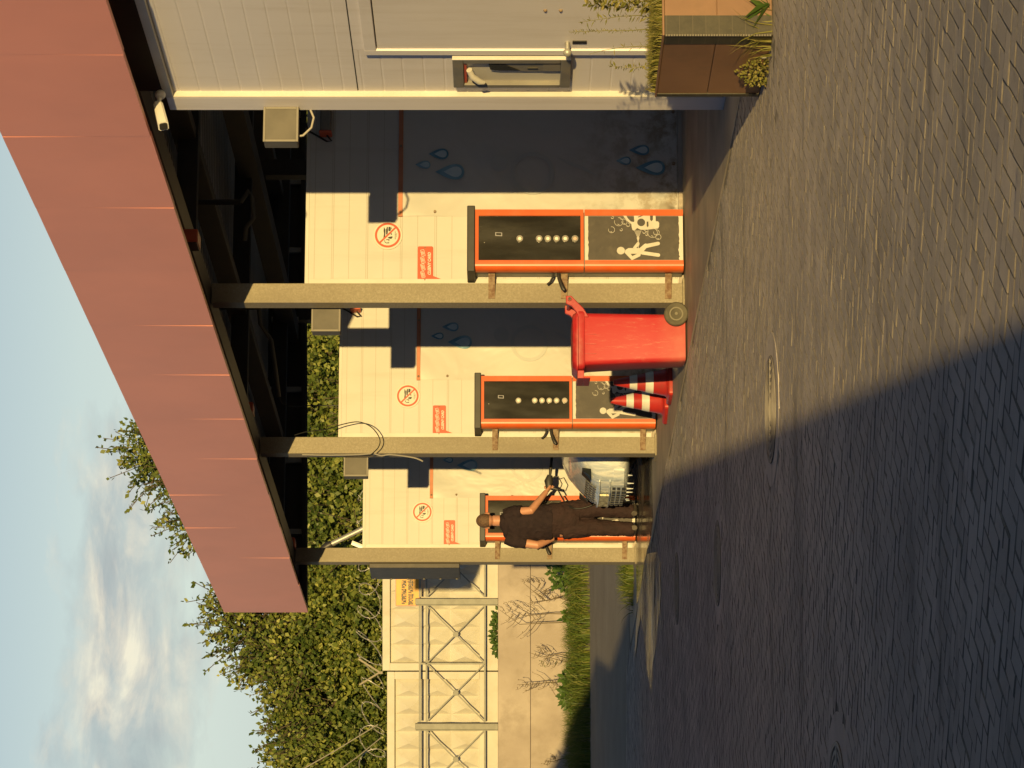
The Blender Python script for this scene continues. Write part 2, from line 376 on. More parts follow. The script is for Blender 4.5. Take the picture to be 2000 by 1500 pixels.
cl=nz(nt,34,9,.60,vec=cv.outputs[0],sc=(.55,1,1.25),dist=.35); cl2=nz(nt,15,4,.5,vec=cv.outputs[0],sc=(.45,1,1.6),dist=.2)
hole=nz(nt,52,7,.6,vec=cv.outputs[0],sc=(.45,1,1.3),dist=.4)
# a cloud bank low in the sky, thicker to the left
zc=ramp(nt,el,[(.085,0.0),(.105,.45),(.122,.9),(.152,1.0),(.172,.5),(.19,.0)])
xc=ramp(nt,math_(nt,'ADD',az,.5),[(.30,1.0),(.40,1.0),(.455,.85),(.49,.45),(.52,.10),(.56,0.0)])
mask=math_(nt,'MULTIPLY',zc,xc)
q=math_(nt,'ADD',math_(nt,'MULTIPLY',cl,.6),math_(nt,'MULTIPLY',cl2,.4))
dens=ramp(nt,math_(nt,'ADD',q,math_(nt,'MULTIPLY',math_(nt,'SUBTRACT',mask,1.0),.40)),[(.29,0.0),(.40,.55),(.54,1.0)])
front=ramp(nt,math_(nt,'MULTIPLY',math_(nt,'ADD',sp.outputs[1],1.0),.5),[(.25,(.48,.62,.92)),(.75,(.95,1.02,1.1)),(1.0,(1.62,1.32,1.22))])  # sky dimmed and blued on the sun side, to cool the shade
up=ramp(nt,el,[(.0,(.56,.68,1.06)),(.075,(.64,.75,1.06)),(.125,(.95,.97,1.02)),(.16,1.0),(.40,.62),(1.0,.45)])  # overhead sky dimmed to weaken ambient light; low sky tinted bluer
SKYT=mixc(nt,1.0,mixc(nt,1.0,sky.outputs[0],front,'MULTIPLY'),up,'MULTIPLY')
cc=ramp(nt,math_(nt,'ADD',math_(nt,'MULTIPLY',hole,.6),math_(nt,'MULTIPLY',cl,.42)),[(.40,(2.7,3.15,3.3)),(.48,(3.5,3.8,3.75)),(.56,(5.2,5.0,4.3)),(.64,(6.9,6.5,5.1))])
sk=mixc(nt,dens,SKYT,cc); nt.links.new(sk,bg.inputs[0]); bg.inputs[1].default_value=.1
scene.view_settings.view_transform='Standard'; scene.view_settings.look='None'; scene.view_settings.exposure=.4; scene.view_settings.gamma=1

# ------------------------------------------------------------------ ground
def ground_z(x,y):
    t=max(0.0,min(1.0,(y-32.5)/10.0)); return .17*t*t*(3-2*t)
def grid(name, x0,x1,y0,y1,nx,ny,zf,m):
    mb=MB(); vs=[]; fs=[]
    for j in range(ny+1):
        for i in range(nx+1):
            x=x0+(x1-x0)*i/nx; y=y0+(y1-y0)*j/ny; vs.append((x,y,zf(x,y)))
    for j in range(ny):
        for i in range(nx): a=j*(nx+1)+i; fs.append((a,a+1,a+nx+2,a+nx+1))
    return tag(mb.add(vs,fs).build(name,m,normals=False),kind='structure')
mb=MB(); S=400
mb.add([(-S,-S,-.006),(S,-S,-.006),(S,32.5,-.006),(-S,32.5,-.006)],[(0,1,2,3)])
tag(mb.build('ground',M['bed'],normals=False),kind='structure')
# road that rises gently behind the row of bays, on to the horizon
mb=MB(); vs=[];fs=[]; ys=[32.5+i*.6 for i in range(19)]+[60,120,400]
for y in ys:
    for x in (-S,-8,-4,0,4,8,S): vs.append((x,y,ground_z(x,y)-.006))
for j in range(len(ys)-1):
    for i in range(6): a=j*7+i; fs.append((a,a+1,a+8,a+7))
tag(mb.add(vs,fs).build('road',M['road'],normals=False,smooth=60),kind='structure')

MAN=[(-1.236,18.37,.325),(-.14,14.60,.325),(-1.86,11.6,.33),(-1.76,22.9,.34)]
ad=Vector((.399,.917,0)); bd=Vector((-.917,.399,0)); U=.078
def apron_side(p):                     # >0 on the bay side of the apron edge
    d=p-P1; return d.dot(Vector((.953,.303,0)))+.55
mb=MB(); pv=[]; pf=[]
def paver(ca,cb,la,lb):
    c=ad*ca+bd*cb
    if not(6.3<c.y<33): return
    if abs(c.x)>.15*c.y+.55: return
    if apron_side(c)>-.06 and c.y>14.5: return
    for mx,my,r in MAN:
        if (c.x-mx)**2+(c.y-my)**2<(r+.085)**2: return
    z=random.gauss(0,.0010)+.006*noise.noise((c.x*.45,c.y*.45,0)); ta=random.gauss(0,.010); tb=random.gauss(0,.010)
    n=len(pv); g=.0022; e=.0034
    def q(sx,sy,ins,dz):
        a=sx*(la/2-ins); b_=sy*(lb/2-ins); p=c+ad*a+bd*b_; pv.append((p.x,p.y,z+ta*a+tb*b_+dz))
    for (ins,dz) in ((g,-.010),(g,-.0026),(g+e,0)):
        for sx,sy in ((-1,-1),(1,-1),(1,1),(-1,1)): q(sx,sy,ins,dz)
    for L in (0,4):
        for k in range(4): pf.append((n+L+k,n+L+(k+1)%4,n+L+4+(k+1)%4,n+L+4+k))
    pf.append((n+8,n+9,n+10,n+11))
for i in range(40,470):
    for j in range(-60,260):
        k=(i-j)%4
        if k==0: paver((i+1)*U,(j+.5)*U,2*U,U)
        elif k==3: paver((i+.5)*U,(j+1)*U,U,2*U)
me=bpy.data.meshes.new('paved_yard'); me.from_pydata(pv,[],pf); me.materials.append(M['paver']); me.materials.append(M['joint'])
me.polygons.foreach_set('material_index',np.tile(np.array([1,1,1,1,1,1,1,1,0],dtype=np.int32),len(pf)//9))
o=bpy.data.objects.new('paved_yard',me); COL.objects.link(o); tag(o,kind='structure')

# concrete apron and bay floor (one slab along the whole row)
mb=MB(P1,Wd,Fd); mb.box(-.555,7.2,-7.5,10.6,-.02,.004)
tag(mb.build('concrete_apron',M['apron'],bevel=.004),kind='structure')
mb=MB(P1,Wd,Fd)
def blob(mb,pts,z,n=3):
    mb.add([(a,b,z) for a,b in pts],[list(range(len(pts)))])
def wavy(w0,w1,f0,f1,amp,n=14):
    pts=[]
    for k in range(n): t=k/n; pts.append((w0+amp*noise.noise((t*5,1,f0)),f0+(f1-f0)*t))
    for k in range(n): t=k/n; pts.append((w0+(w1-w0)*t,f1+amp*noise.noise((t*5,4,w0))))
    for k in range(n): t=k/n; pts.append((w1,f1+(f0-f1)*t))
    for k in range(n): t=k/n; pts.append((w1+(w0-w1)*t,f0+amp*noise.noise((t*5,7,w1))))
    return pts
blob(mb,wavy(-.50,3.5,5.2,8.75,.12),.008); 
tag(mb.build('bay_floor_water',M['wet'],normals=False),kind='structure')
# run-off stains: wet streaks draining over the paving to the left of the last bay
mb=MB()
for (xa,ya,xb,yb,wd) in ((1278,1080,1276,1300,.13),(1289,1095,1292,1240,.07),(1255,1110,1240,1290,.25)):
    n=16; L=[];Rr=[]
    for k in range(n+1):
        t=k/n; x=xa+(xb-xa)*t; y=ya+(yb-ya)*t; d=FPX*H/(x-1000); p=at(x,y,d); hw=wd*d*.03*math.sin(math.pi*min(1,t*.93+.07))*(.7+.6*noise.noise((t*6,xa,0)))*2
        p.y+= .25*noise.noise((t*4,xa*.37,2)); z=max(ground_z(p.x,p.y),0)+.0075; L.append((p.x,p.y+hw,z)); Rr.append((p.x,p.y-hw,z))
    m0=len(L); mb.add(L+Rr,[(k,k+1,m0+k+1,m0+k) for k in range(n)])
tag(mb.build('runoff_water',M['runoff'],normals=False),kind='structure')

def soap_mat():
    m,nt,b=newmat('soap_and_sheen'); f=nz(nt,3.2,7,.68,sc=(.45,2.6,1),dist=.5); edge=nz(nt,.9,3,.5)  # pale streaks: soap foam plus wet sheen put into the colour
    nt.links.new(ramp(nt,f,[(.40,(.10,.11,.13)),(.52,(.30,.33,.38)),(.64,(.70,.74,.80))]),b.inputs['Base Color']); nt.links.new(ramp(nt,f,[(.4,.14),(.6,.38)]),b.inputs['Roughness']); nt.links.new(ramp(nt,math_(nt,'ADD',math_(nt,'MULTIPLY',f,.7),math_(nt,'MULTIPLY',edge,.3)),[(.44,0.0),(.52,.55),(.60,.95)]),b.inputs['Alpha']); return m
M['soap']=soap_mat()
mb=MB(); pts=[]
for (x,y) in ((1247,1092),(1262,1080),(1284,1076),(1289,1110),(1290,1160),(1288,1215),(1284,1262),(1278,1310),(1272,1345),(1266,1310),(1262,1262),(1256,1225),(1250,1180),(1247,1130)):
    d=FPX*H/(x-1000); p=at(x,y,d); p.y+=random.uniform(-.25,.25); p.x+=random.uniform(-.05,.05); pts.append((p.x,p.y,ground_z(p.x,p.y)+.006))
mb.add(pts,[list(range(len(pts)))]); tag(mb.build('soapy_water',M['soap'],normals=False),kind='structure')
# manholes
def manhole(loc,r,label):
    t=thing('manhole_cover',loc,label,'manhole cover','manhole covers in the paving')
    mb=MB((0,0,0),(1,0,0),(0,0,1),(0,1,0)); 
    mb.ring(0,0,r-.03,r+.10,-.012,-.0004,48); mb.build('surround',M['paver'],t,smooth=30)
    mb=MB((0,0,0),(1,0,0),(0,0,1),(0,1,0)); mb.disc(0,0,r-.028,-.012,.003,48); mb.build('lid',M['iron'],t)
    mb=MB((0,0,0),(1,0,0),(0,0,1),(0,1,0))
    for q in (.28,.42,.56,.70,.84,.97): mb.ring(0,0,(r-.03)*(q-.032),(r-.03)*(q+.032),.003,.0065,44)
    mb.box(-r*.86,r*.86,.003,.0085,-.014,.014); mb.build('tread',M['ironhi'],t)
    mb=MB(); return t
manhole((MAN[0][0],MAN[0][1],.001),MAN[0][2],'round iron manhole cover with worn concentric rings in the shade in front of the man')
manhole((MAN[1][0],MAN[1][1],.001),MAN[1][2],'round manhole cover crossed by the edge of the sunlight on the paving')
manhole((MAN[2][0],MAN[2][1],.001),MAN[2][2],'manhole cover cut off by the edge of the picture in the dark paving')
manhole((MAN[3][0],MAN[3][1],.001),MAN[3][2],'farthest manhole cover, dark and wet, nearest to the apron of the wash bays')

# ------------------------------------------------------------------ bays: posts, walls, banners, terminals, signs
post_lbl={1:'mottled beige steel post with a grey box, next to the red wheelie bin',2:'middle mottled steel post with loose looping wires, beside the second control terminal',3:'end steel post with a dark board on it, beside the man'}
wall_lbl={1:'nearest white partition wall, half in the shadow of the office',2:'second white partition wall, behind the red bin and cones',3:'far white partition wall, behind the man and the foamy car'}
ban_lbl={1:'nearest white vinyl banner with blue water drops, mostly in shade',2:'white vinyl banner with blue water drops above the red wheelie bin',3:'white vinyl banner with blue water drops behind the foam covered car'}
ter_lbl={1:'nearest orange framed control terminal, fully visible with six lit buttons',2:'orange framed control terminal half hidden by two traffic cones',3:'orange framed control terminal hidden behind the standing man'}
rs_lbl={1:'round no entry tow truck sign on the nearest wall',2:'round no entry tow truck sign on the wall above the cones',3:'round no entry tow truck sign on the wall above the man'}
cs_lbl={1:'small orange banknote and card sign on the nearest wall',2:'small orange banknote and card sign on the middle wall above the second terminal',3:'small orange banknote and card sign on the far wall above the man'}

def make_post(i, w0=0.0, z1=3.75, label=None, name='support_post', m='post'):
    mb=MB((0,0,0),Wd,Fd); w1=w0+.165
    mb.box(w0,w1,-.05,.09,0,z1)
    mb.box(w0-.03,w1+.03,-.09,.13,0,.02)
    o=mb.build(name,M[m],loc=P(i),bevel=.006)
    return tag(o,label,'post','steel posts holding up the canopy')
for i in (1,2,3): make_post(i,0,3.89,post_lbl[i])
make_post(2,2.84,3.9,'dark rear post rising above the middle wall under the canopy',m='dark_steel')  # dark colour on the rear posts stands in for the shade on them
make_post(3,2.84,3.9,'dark rear post rising above the far wall behind the grey box',m='dark_steel')
make_post(1,2.84,3.9,'rear post hidden behind the office corner on the nearest wall',m='dark_steel')

WT=3.13
def make_wall(i):
    t=thing('partition_wall',P(i),wall_lbl[i],'wall','white partition walls between the wash bays')
    mb=MB((0,0,0),Wd,Fd); mb.box(.168,5.8,.0,.09,.04,WT-.03); mb.build('panel',M['wall'],t)
    mb=MB((0,0,0),Wd,Fd); mb.box(.168,5.82,-.006,.098,WT-.03,WT); mb.build('top_cap',M['trim'],t,bevel=.003)
    mb=MB((0,0,0),Wd,Fd); mb.box(.168,.215,-.012,-.0005,.05,WT-.031); mb.build('edge_trim',M['trim'],t,bevel=.003)
    mb=MB((0,0,0),Wd,Fd); mb.box(.17,5.8,-.002,.092,0,.038); mb.build('kerb',M['apron'],t)
    return t
w1=make_wall(1)
for i in (2,3): dup(w1,P(i),wall_lbl[i])

def drop_poly(a,c,L,Wh,n=28):
    pts=[]
    for k in range(n):
        t=2*math.pi*k/n; y=math.cos(t); x=math.sin(t)*(math.sin(t/2))**1.35
        pts.append((a+Wh*.5*x*1.15, c+L*.5*y))
    return pts
def make_banner(i):
    t=thing('banner',P(i),ban_lbl[i],'banner','banners hung on the partition walls')
    w0,zt=wz(786,423); 
    n=40; mb=MB((0,0,0),Wd,Fd); vs=[];fs=[]; m_=18
    for j in range(m_+1):
        for k in range(n+1):
            w_=w0+(5.7-w0)*(k/n)**1.6; z=.05+(zt-.05)*j/m_
            f=-.004-.005*(noise.noise((w_*1.6,z*1.1,i*3.3))+.6)-.014*max(0,1-((w_-w0)/.5))*max(0,1-(zt-z)/.45)*abs(math.sin((w_-w0)*9+(zt-z)*7))
            vs.append((w_,f,z))
    for j in range(m_):
        for k in range(n): a=j*(n+1)+k; fs.append((a,a+1,a+n+2,a+n+1))
    mb.add(vs,fs).build('sheet',M['tarp'],t,smooth=60)
    mb=MB((0,0,0),Wd,Fd); mb.box(w0-.005,5.7,-.022,-.002,zt-.002,zt+.035); mb.build('top_strip',M['bstrip'],t,bevel=.002)
    for w_,z_,r_ in [(w0+q,zt+.016,.011) for q in (.03,.6,1.25,2.4)]+[(w0+.035,zt-.27,.011)]+[(w0+q,.075,.013) for q in (.03,.45,.9,1.35)]:
        mb=MB((0,0,0),Wd,Fd); mb.disc(w_,z_,r_,-.03,-.012,12); mb.build('grommet',M['rust'],t)
    def dr(x0,x1,y0,y1):
        a0,c0=wz(x0,(y0+y1)/2); a1,c1=wz(x1,(y0+y1)/2); l,_=wz(x0,y1); r,_=wz(x0,y0)
        return ((l+r)/2,(c0+c1)/2,c0-c1,r-l)
    for (x0,x1,y0,y1) in ((811,841,314,333),(837,876,290,315),(850,907,319,356),(1203,1232,306,326),(1228,1268,283,307),(1241,1299,312,347)):
        a,c,L,wd=dr(x0,x1,y0,y1)
        mb=MB((0,0,0),Wd,Fd); mb.prism(drop_poly(a,c,L,wd),-.0225,-.0195); d=mb.build('water_drop',M['drop'],t)
        mb=MB((0,0,0),Wd,Fd); mb.prism(drop_poly(a,c-L*.10,L*.62,wd*.66),-.0245,-.0230); mb.build('highlight',M['drophi'],d)
    mb=MB((0,0,0),Wd,Fd)
    a,c=wz(1040,340); mb.ring(a,c,.15,.185,-.0215,-.0205,40)
    a,c=wz(975,320); mb.disc(a,c,.075,-.0215,-.0205)
    a,c=wz(1125,330); mb.prism([(a-.08,c-.2),(a+.02,c-.05),(a+.10,c+.17),(a+.03,c+.06)],-.0215,-.0205)
    mb.build('faded_print',M['faintblue'],t)
    return t
M['bstrip']=mat('orange_brown_strip',(.52,.20,.10),(.44,.165,.085),9,.6)
b1=make_banner(1)
for i in (2,3): dup(b1,P(i),ban_lbl[i])

TF=-.29                                   # front face of the terminal
def tw(x,y): return wz(x,y,1,TF)
def make_terminal():
    t=thing('control_terminal',P(1),ter_lbl[1],'terminal','orange framed control terminals of the wash bays')
    L,_=tw(1000,526); Rt,_=tw(1000,409); zt=tw(928,470)[1]; zm=tw(1141,470)[1]; zb=.022
    L2,_=tw(1000,508); R2,_=tw(1000,421)
    mb=MB((0,0,0),Wd,Fd); mb.box(L+.03,Rt-.012,TF+.035,-.02,zb,zt); mb.build('cabinet',M['grey_metal'],t,bevel=.006)
    for nm,z0,z1 in (('door_frame',zm+.004,zt),('base_frame',zb,zm-.004)):
        mb=MB((0,0,0),Wd,Fd)
        # rounded left edge bar
        pr=[]
        for k in range(9):
            a=math.pi/2*k/8; pr.append((L+.045-.045*math.sin(a), TF+.045-.045*math.cos(a)))
        pr=[(L2,TF),*pr,(L,TF+.075),(L2,TF+.075)]
        n=len(pr); mb.add([(a,b,z0) for a,b in pr]+[(a,b,z1) for a,b in pr],[list(range(n)),list(range(2*n-1,n-1,-1))]+[(k,(k+1)%n,n+(k+1)%n,n+k) for k in range(n)])
        mb.box(R2,Rt,TF,TF+.07,z0,z1)
        if nm=='door_frame':
            mb.box(L2,R2,TF,TF+.06,z1-.028,z1); mb.box(L2,R2,TF,TF+.06,z0,z0+.025)
        mb.build(nm,M['orange'],t,smooth=35)
    mb=MB((0,0,0),Wd,Fd); mb.box(L2+.001,R2-.001,TF+.012,TF+.034,zm+.030,zt-.029); sc_=mb.build('screen',M['screen'],t)
    mb=MB((0,0,0),Wd,Fd); c0=tw(974,457); mb.prism([(c0[0]-.015,c0[1]-.028),(c0[0]+.015,c0[1]-.028),(c0[0]+.018,c0[1]+.028),(c0[0]-.012,c0[1]+.028)],TF+.0085,TF+.0115)
    mb.build('digit',M['digit'],sc_)
    mb=MB((0,0,0),Wd,Fd); mb.prism([(c0[0]-.009,c0[1]-.021),(c0[0]+.010,c0[1]-.021),(c0[0]+.012,c0[1]+.021),(c0[0]-.006,c0[1]+.021)],TF+.007,TF+.0084); mb.build('digit_gap',M['screen'],sc_)
    for k,x in enumerate((1015,1053,1070,1087,1104,1123)):
        a,c=tw(x,465.5); mb=MB((0,0,0),Wd,Fd); mb.ring(a,c,.014,.027,TF+.002,TF+.0115,28); bz=mb.build('button',M['button'],t,smooth=30)
        mb=MB((0,0,0),Wd,Fd); mb.disc(a,c,.0138,TF+.003,TF+.011,20); mb.build('button_face',M['lit_button'] if k<5 else M['pinkb'],bz)
    a,c=tw(946,473); mb=MB((0,0,0),Wd,Fd); mb.disc(a,c,.004,TF+.009,TF+.0115,10); mb.build('keyhole',M['button'],t)
    # side details: hinges, plates
    mb=MB((0,0,0),Wd,Fd); zz=lambda x: tw(x,535)[1]
    mb.box(L+.022,L+.0295,TF+.09,TF+.20,zz(1000),zz(968)); mb.box(L+.02,L+.0295,TF+.11,TF+.22,zz(1122),zz(1084)); mb.box(L+.024,L+.0295,TF+.08,TF+.24,zm-.012,zm+.012)
    mb.build('side_plate',M['boxrim'],t,bevel=.002)
    mb=MB((0,0,0),Wd,Fd); mb.box(L+.018,L+.0295,TF+.12,TF+.135,zz(1120),zz(1086)); mb.build('slot',M['black'],t)
    # right hand card box
    a0=Rt+.001; mb=MB((0,0,0),Wd,Fd); mb.box(a0,a0+.028,-.22,-.09,tw(998,405)[1],tw(944,405)[1]); mb.build('card_box',M['trim'],t,bevel=.003)
    # cap
    mb=MB((0,0,0),Wd,Fd); mb.box(L-.02,Rt+.028,TF-.02,-.016,zt+.001,zt+.066); mb.build('cap',M['black'],t,bevel=.008)
    # lower sticker
    z0=tw(1329,470)[1]; z1=tw(1144,470)[1]
    mb=MB((0,0,0),Wd,Fd); mb.box(L2+.001,R2-.001,TF+.008,TF+.034,zb+.002,zm-.006); mb.build('base_panel',M['trim'],t)
    def edge(w0,w1,z,amp,n,up): return [(w0+(w1-w0)*k/n, z+amp*noise.noise((k*.9,up*7.3,1.7))) for k in range(n+1)]
    pts=edge(L2+.004,R2-.003,tw(1326,470)[1],.010,26,1)+edge(R2-.003,L2+.004,tw(1149,470)[1],.006,20,2)
    mb=MB((0,0,0),Wd,Fd); mb.prism(pts,TF+.0058,TF+.0078); st=mb.build('sticker',M['sticker'],t)
    # white pictogram (coordinates read off the print)
    def q(zx,zy): return tw(1180+zx/10.714,400+zy/10.714)
    b0,b1=TF+.0038,TF+.0056; g=MB((0,0,0),Wd,Fd)
    def cap_line(p,qq,r0,r1,n=8):
        p=Vector(p);qq=Vector(qq);d=(qq-p).normalized();a=math.atan2(d.y,d.x);o=[]
        for k in range(n+1): t_=a+math.pi/2+math.pi*k/n; o.append((p.x+r0*math.cos(t_),p.y+r0*math.sin(t_)))
        for k in range(n+1): t_=a-math.pi/2+math.pi*k/n; o.append((qq.x+r1*math.cos(t_),qq.y+r1*math.sin(t_)))
        return o
    u=.00043  # metres per zoomed pixel
    hx=q(350,955); g.disc(hx[0],hx[1],76*u,b0,b1,24,ra=74*u)
    g.prism(cap_line(q(875,860),q(1130,805),38*u,34*u),b0,b1)            # front leg
    g.prism(cap_line(q(800,1000),q(1135,1048),34*u,34*u),b0+.0002,b1)    # rear leg
    g.prism(cap_line(q(760,960),q(870,850),52*u,40*u),b0+.0004,b1)
    g.prism([q(*p) for p in ((430,1000),(445,940),(510,902),(770,902),(840,830),(900,880),(770,1020),(740,1060),(700,1020),(540,1020))],b0+.0006,b1)
    g.prism([q(*p) for p in ((430,1000),(510,960),(590,1070),(690,1022),(770,1020),(755,1070),(580,1155))],b0+.0003,b1)
    g.prism([q(*p) for p in ((600,895),(690,780),(720,765),(740,800),(735,840),(665,905))],b0+.0005,b1)
    g.prism([q(*p) for p in ((705,770),(700,745),(680,680),(740,680),(722,745),(722,905),(712,905))],b0+.0007,b1)
    for k in range(6):
        a=635+k*28; g.prism([q(*p) for p in ((700+k*3,690),(a-4,530),(a+5,530),(705+k*3,690))],b0,b1)
    # car front, cut by the frame
    g.prism([q(*p) for p in ((400,212),(455,212),(500,285),(560,345),(615,358),(632,340),(620,212),(1075,212),(1080,340),(1130,345),(1152,375),(1150,450),(1130,490),(1000,505),(850,520),(760,515),(690,480),(655,520),(620,535),(590,515),(575,450),(570,400),(500,350),(440,285))],b0,b1)
    g.build('pictogram',M['white_gfx'],st)
    g=MB((0,0,0),Wd,Fd); c_=q(775,365); g.disc(c_[0],c_[1],75*u,b0-.001,b0-.0002,28)
    for p in (((890,350),(925,345),(930,440),(910,468),(890,440)),((960,212),(1020,212),(1020,310),(990,342),(962,310)),((700,250),(800,212),(850,212),(720,262))): g.prism([q(*z) for z in p],b0-.001,b0-.0002)
    g.build('pictogram_cutout',M['sticker'],st)
    for (x,y,r) in ((305,350,82),(375,262,42),(425,355,50),(500,415,36),(155,518,60),(172,262,24),(358,518,24),(1015,585,92),(1095,575,55),(1135,668,52),(838,565,30),(890,538,28),(890,620,20)):
        g=MB((0,0,0),Wd,Fd); c_=q(x,y); g.ring(c_[0],c_[1],(r-4)*u,(r+2.5)*u,b0,b1,26,math.pi*.4,math.pi*2.05); g.prism(cap_line(q(x-r*.25,y+r*.62),q(x+r*.12,y+r*.80),5*u,4*u,4),b0,b1)
        g.build('bubble',M['white_gfx'],st)
    # rusty straps to the post, gun hook
    for x in (960,1103,1308):
        z=tw(x,550)[1]; mb=MB((0,0,0),Wd,Fd); mb.hexa([(.03,-.062,z-.027),(.30,TF+.13,z-.027),(.03,-.055,z-.027),(.30,TF+.137,z-.027),(.03,-.062,z+.027),(.30,TF+.13,z+.027),(.03,-.055,z+.027),(.30,TF+.137,z+.027)])
        for a in (.06,.12): mb.disc(a,z+.01,.008,-.075,-.06,10)
        mb.build('strap',M['rust'],t)
    mb=MB((0,0,0),Wd,Fd); z=tw(1098,550)[1]
    hk=[(L+.03,TF+.12,z+.03),(L-.04,TF+.10,z+.025),(L-.10,TF+.09,z+.005),(L-.135,TF+.085,z-.01),(L-.15,TF+.083,z-.02)]
    mb.tube(hk,[.012,.014,.016,.017,.012],10); mb.build('hose_hook',M['black'],t,smooth=40)
    mb=MB((0,0,0),Wd,Fd); mb.tube([(L+.02,TF+.13,z+.07),(L-.02,TF+.14,z+.075),(L-.055,TF+.15,z+.095),(L-.075,TF+.15,z+.12)],.009,8); mb.build('cable_end',M['black'],t,smooth=40)
    return t
M['digit']=mat('pale_digit',(.30,.30,.34),None,4,.4); M['pinkb']=mat('pink_button',(.72,.45,.36),None,4,.3)
t1=make_terminal()
for i in (2,3): dup(t1,P(i),ter_lbl[i])

def make_round_sign():
    a,c=wz(757.5,460.5); base=P(1)+Wd*a+Zd*c
    t=thing('prohibition_sign',base,rs_lbl[1],'sign','round prohibition signs on the walls'); r=.1215
    mb=MB((0,0,0),Wd,Fd); mb.disc(0,0,r,-.014,-.001,56); mb.build('plate',M['signwhite'],t,bevel=.002)
    mb=MB((0,0,0),Wd,Fd); mb.ring(0,0,r*.73,r*.875,-.0165,-.0142,56)
    a_=R(-45); d=(math.cos(a_),math.sin(a_)); n=(-d[1],d[0]); L=r*.75; hw=r*.058
    # bar runs from upper left to lower right of the sign
    mb.prism([(-d[0]*L+n[0]*hw,-d[1]*L+n[1]*hw),(d[0]*L+n[0]*hw,d[1]*L+n[1]*hw),(d[0]*L-n[0]*hw,d[1]*L-n[1]*hw),(-d[0]*L-n[0]*hw,-d[1]*L-n[1]*hw)],-.0185,-.0166)
    mb.build('red_ring',M['signred'],t)
    # tow truck symbol, read off the sign: px in the enlarged crop -> sign coordinates
    def s(px,py): return ((750-py)/540*r*.9, (900-px)/560*r*.9)
    g=MB((0,0,0),Wd,Fd); b0,b1=-.0160,-.0143
    for poly in (((715,870),(740,690),(720,560),(735,400),(800,520),(800,600),(790,870),(760,900)),((830,700),(820,520),(870,385),(900,420),(905,600),(890,700),(840,730)),
                 ((930,400),(1010,395),(1030,480),(1020,560),(960,590),(920,560)),((900,860),(960,820),(1095,800),(1105,850),(1050,910),(940,890)),
                 ((830,930),(980,925),(960,1000),(930,1020),(945,960),(840,960)),((760,960),(780,960),(790,1030),(850,1070),(970,1050),(960,1095),(840,1095),(770,1050)),((1020,690),(1060,660),(1080,740),(1030,730)),((1040,380),(1075,470),(1065,520),(1045,470))):
        g.prism([s(*p) for p in poly],b0,b1)
    g.build('tow_truck_symbol',M['ink'],t)
    g=MB((0,0,0),Wd,Fd)
    add_text(g,'ЭВАКУАЦИЯ АВТО',s(1222,750)[0],s(1222,750)[1],-.0143,.0125,.62); add_text(g,'24 ЧАСА',s(1280,750)[0],s(1280,750)[1],-.0143,.0115,.75)
    g.build('lettering',M['ink'],t); return t
def make_card_sign():
    a0,c0=wz(815.5,550); a1,c1=wz(846,482); base=P(1)+Wd*a0+Zd*c1; wd,hg=a1-a0,c0-c1
    t=thing('card_sign',base,cs_lbl[1],'sign','small orange payment signs on the walls')
    def m(px,py): # crop 1333x1500 px -> local
        return ((1345-py)/(1345-190)*wd, hg-(px-268)/(765-268)*hg)
    pts=[]; r=.012
    def corner(cx,cy,a0_):
        return [(cx+r*math.cos(a0_+math.pi/2*k/5),cy+r*math.sin(a0_+math.pi/2*k/5)) for k in range(6)]
    tail=[m(1175,1325),m(770,1175)]
    pts=[m(765,1345)]; pts=[(0,0),m(1175,1330),m(770,1172),*corner(wd-r,r,-math.pi/2),*corner(wd-r,hg-r,0),*corner(r,hg-r,math.pi/2)]
    mb=MB((0,0,0),Wd,Fd); mb.prism(pts,-.011,-.001); mb.build('plate',M['signred'],t)
    g=MB((0,0,0),Wd,Fd); b0,b1=-.0128,-.0112
    for txt,c in (('500₽',(440,1125)),('200₽',(440,880)),('100₽',(435,650)),('50₽',(435,410))):
        cx,cy=m(*c); rot=R(15); hw,hh=.0285,.0155
        def rr(x,y): return (cx+x*math.cos(rot)-y*math.sin(rot), cy+x*math.sin(rot)+y*math.cos(rot))
        for (x0,x1,y0,y1) in ((-hw,hw,hh-.0035,hh),(-hw,hw,-hh,-hh+.0035),(-hw,-hw+.0035,-hh,hh),(hw-.0035,hw,-hh,hh)):
            g.prism([rr(x0,y0),rr(x1,y0),rr(x1,y1),rr(x0,y1)],b0,b1)
        add_text(g,txt,cx,cy,b1,.026,.72,rot,bold=.0006)
    cx,cy=m(650,770); add_text(g,'CLEENY CARD',cx,cy,b1,.034,.86,0,shear=.25,bold=.0013)
    g.build('lettering',M['signwhite'],t)
    g=MB((0,0,0),Wd,Fd)
    for p in ((505,230),(505,1300)): a,c=m(*p); g.disc(a,c,.006,-.0135,-.0112,10)
    g.build('screw',M['rust'],t); return t
s1=make_round_sign(); s2=make_card_sign()
for i in (2,3):
    dup(s1,s1.location+Fd*BAY*(i-1),rs_lbl[i]); dup(s2,s2.location+Fd*BAY*(i-1),cs_lbl[i])

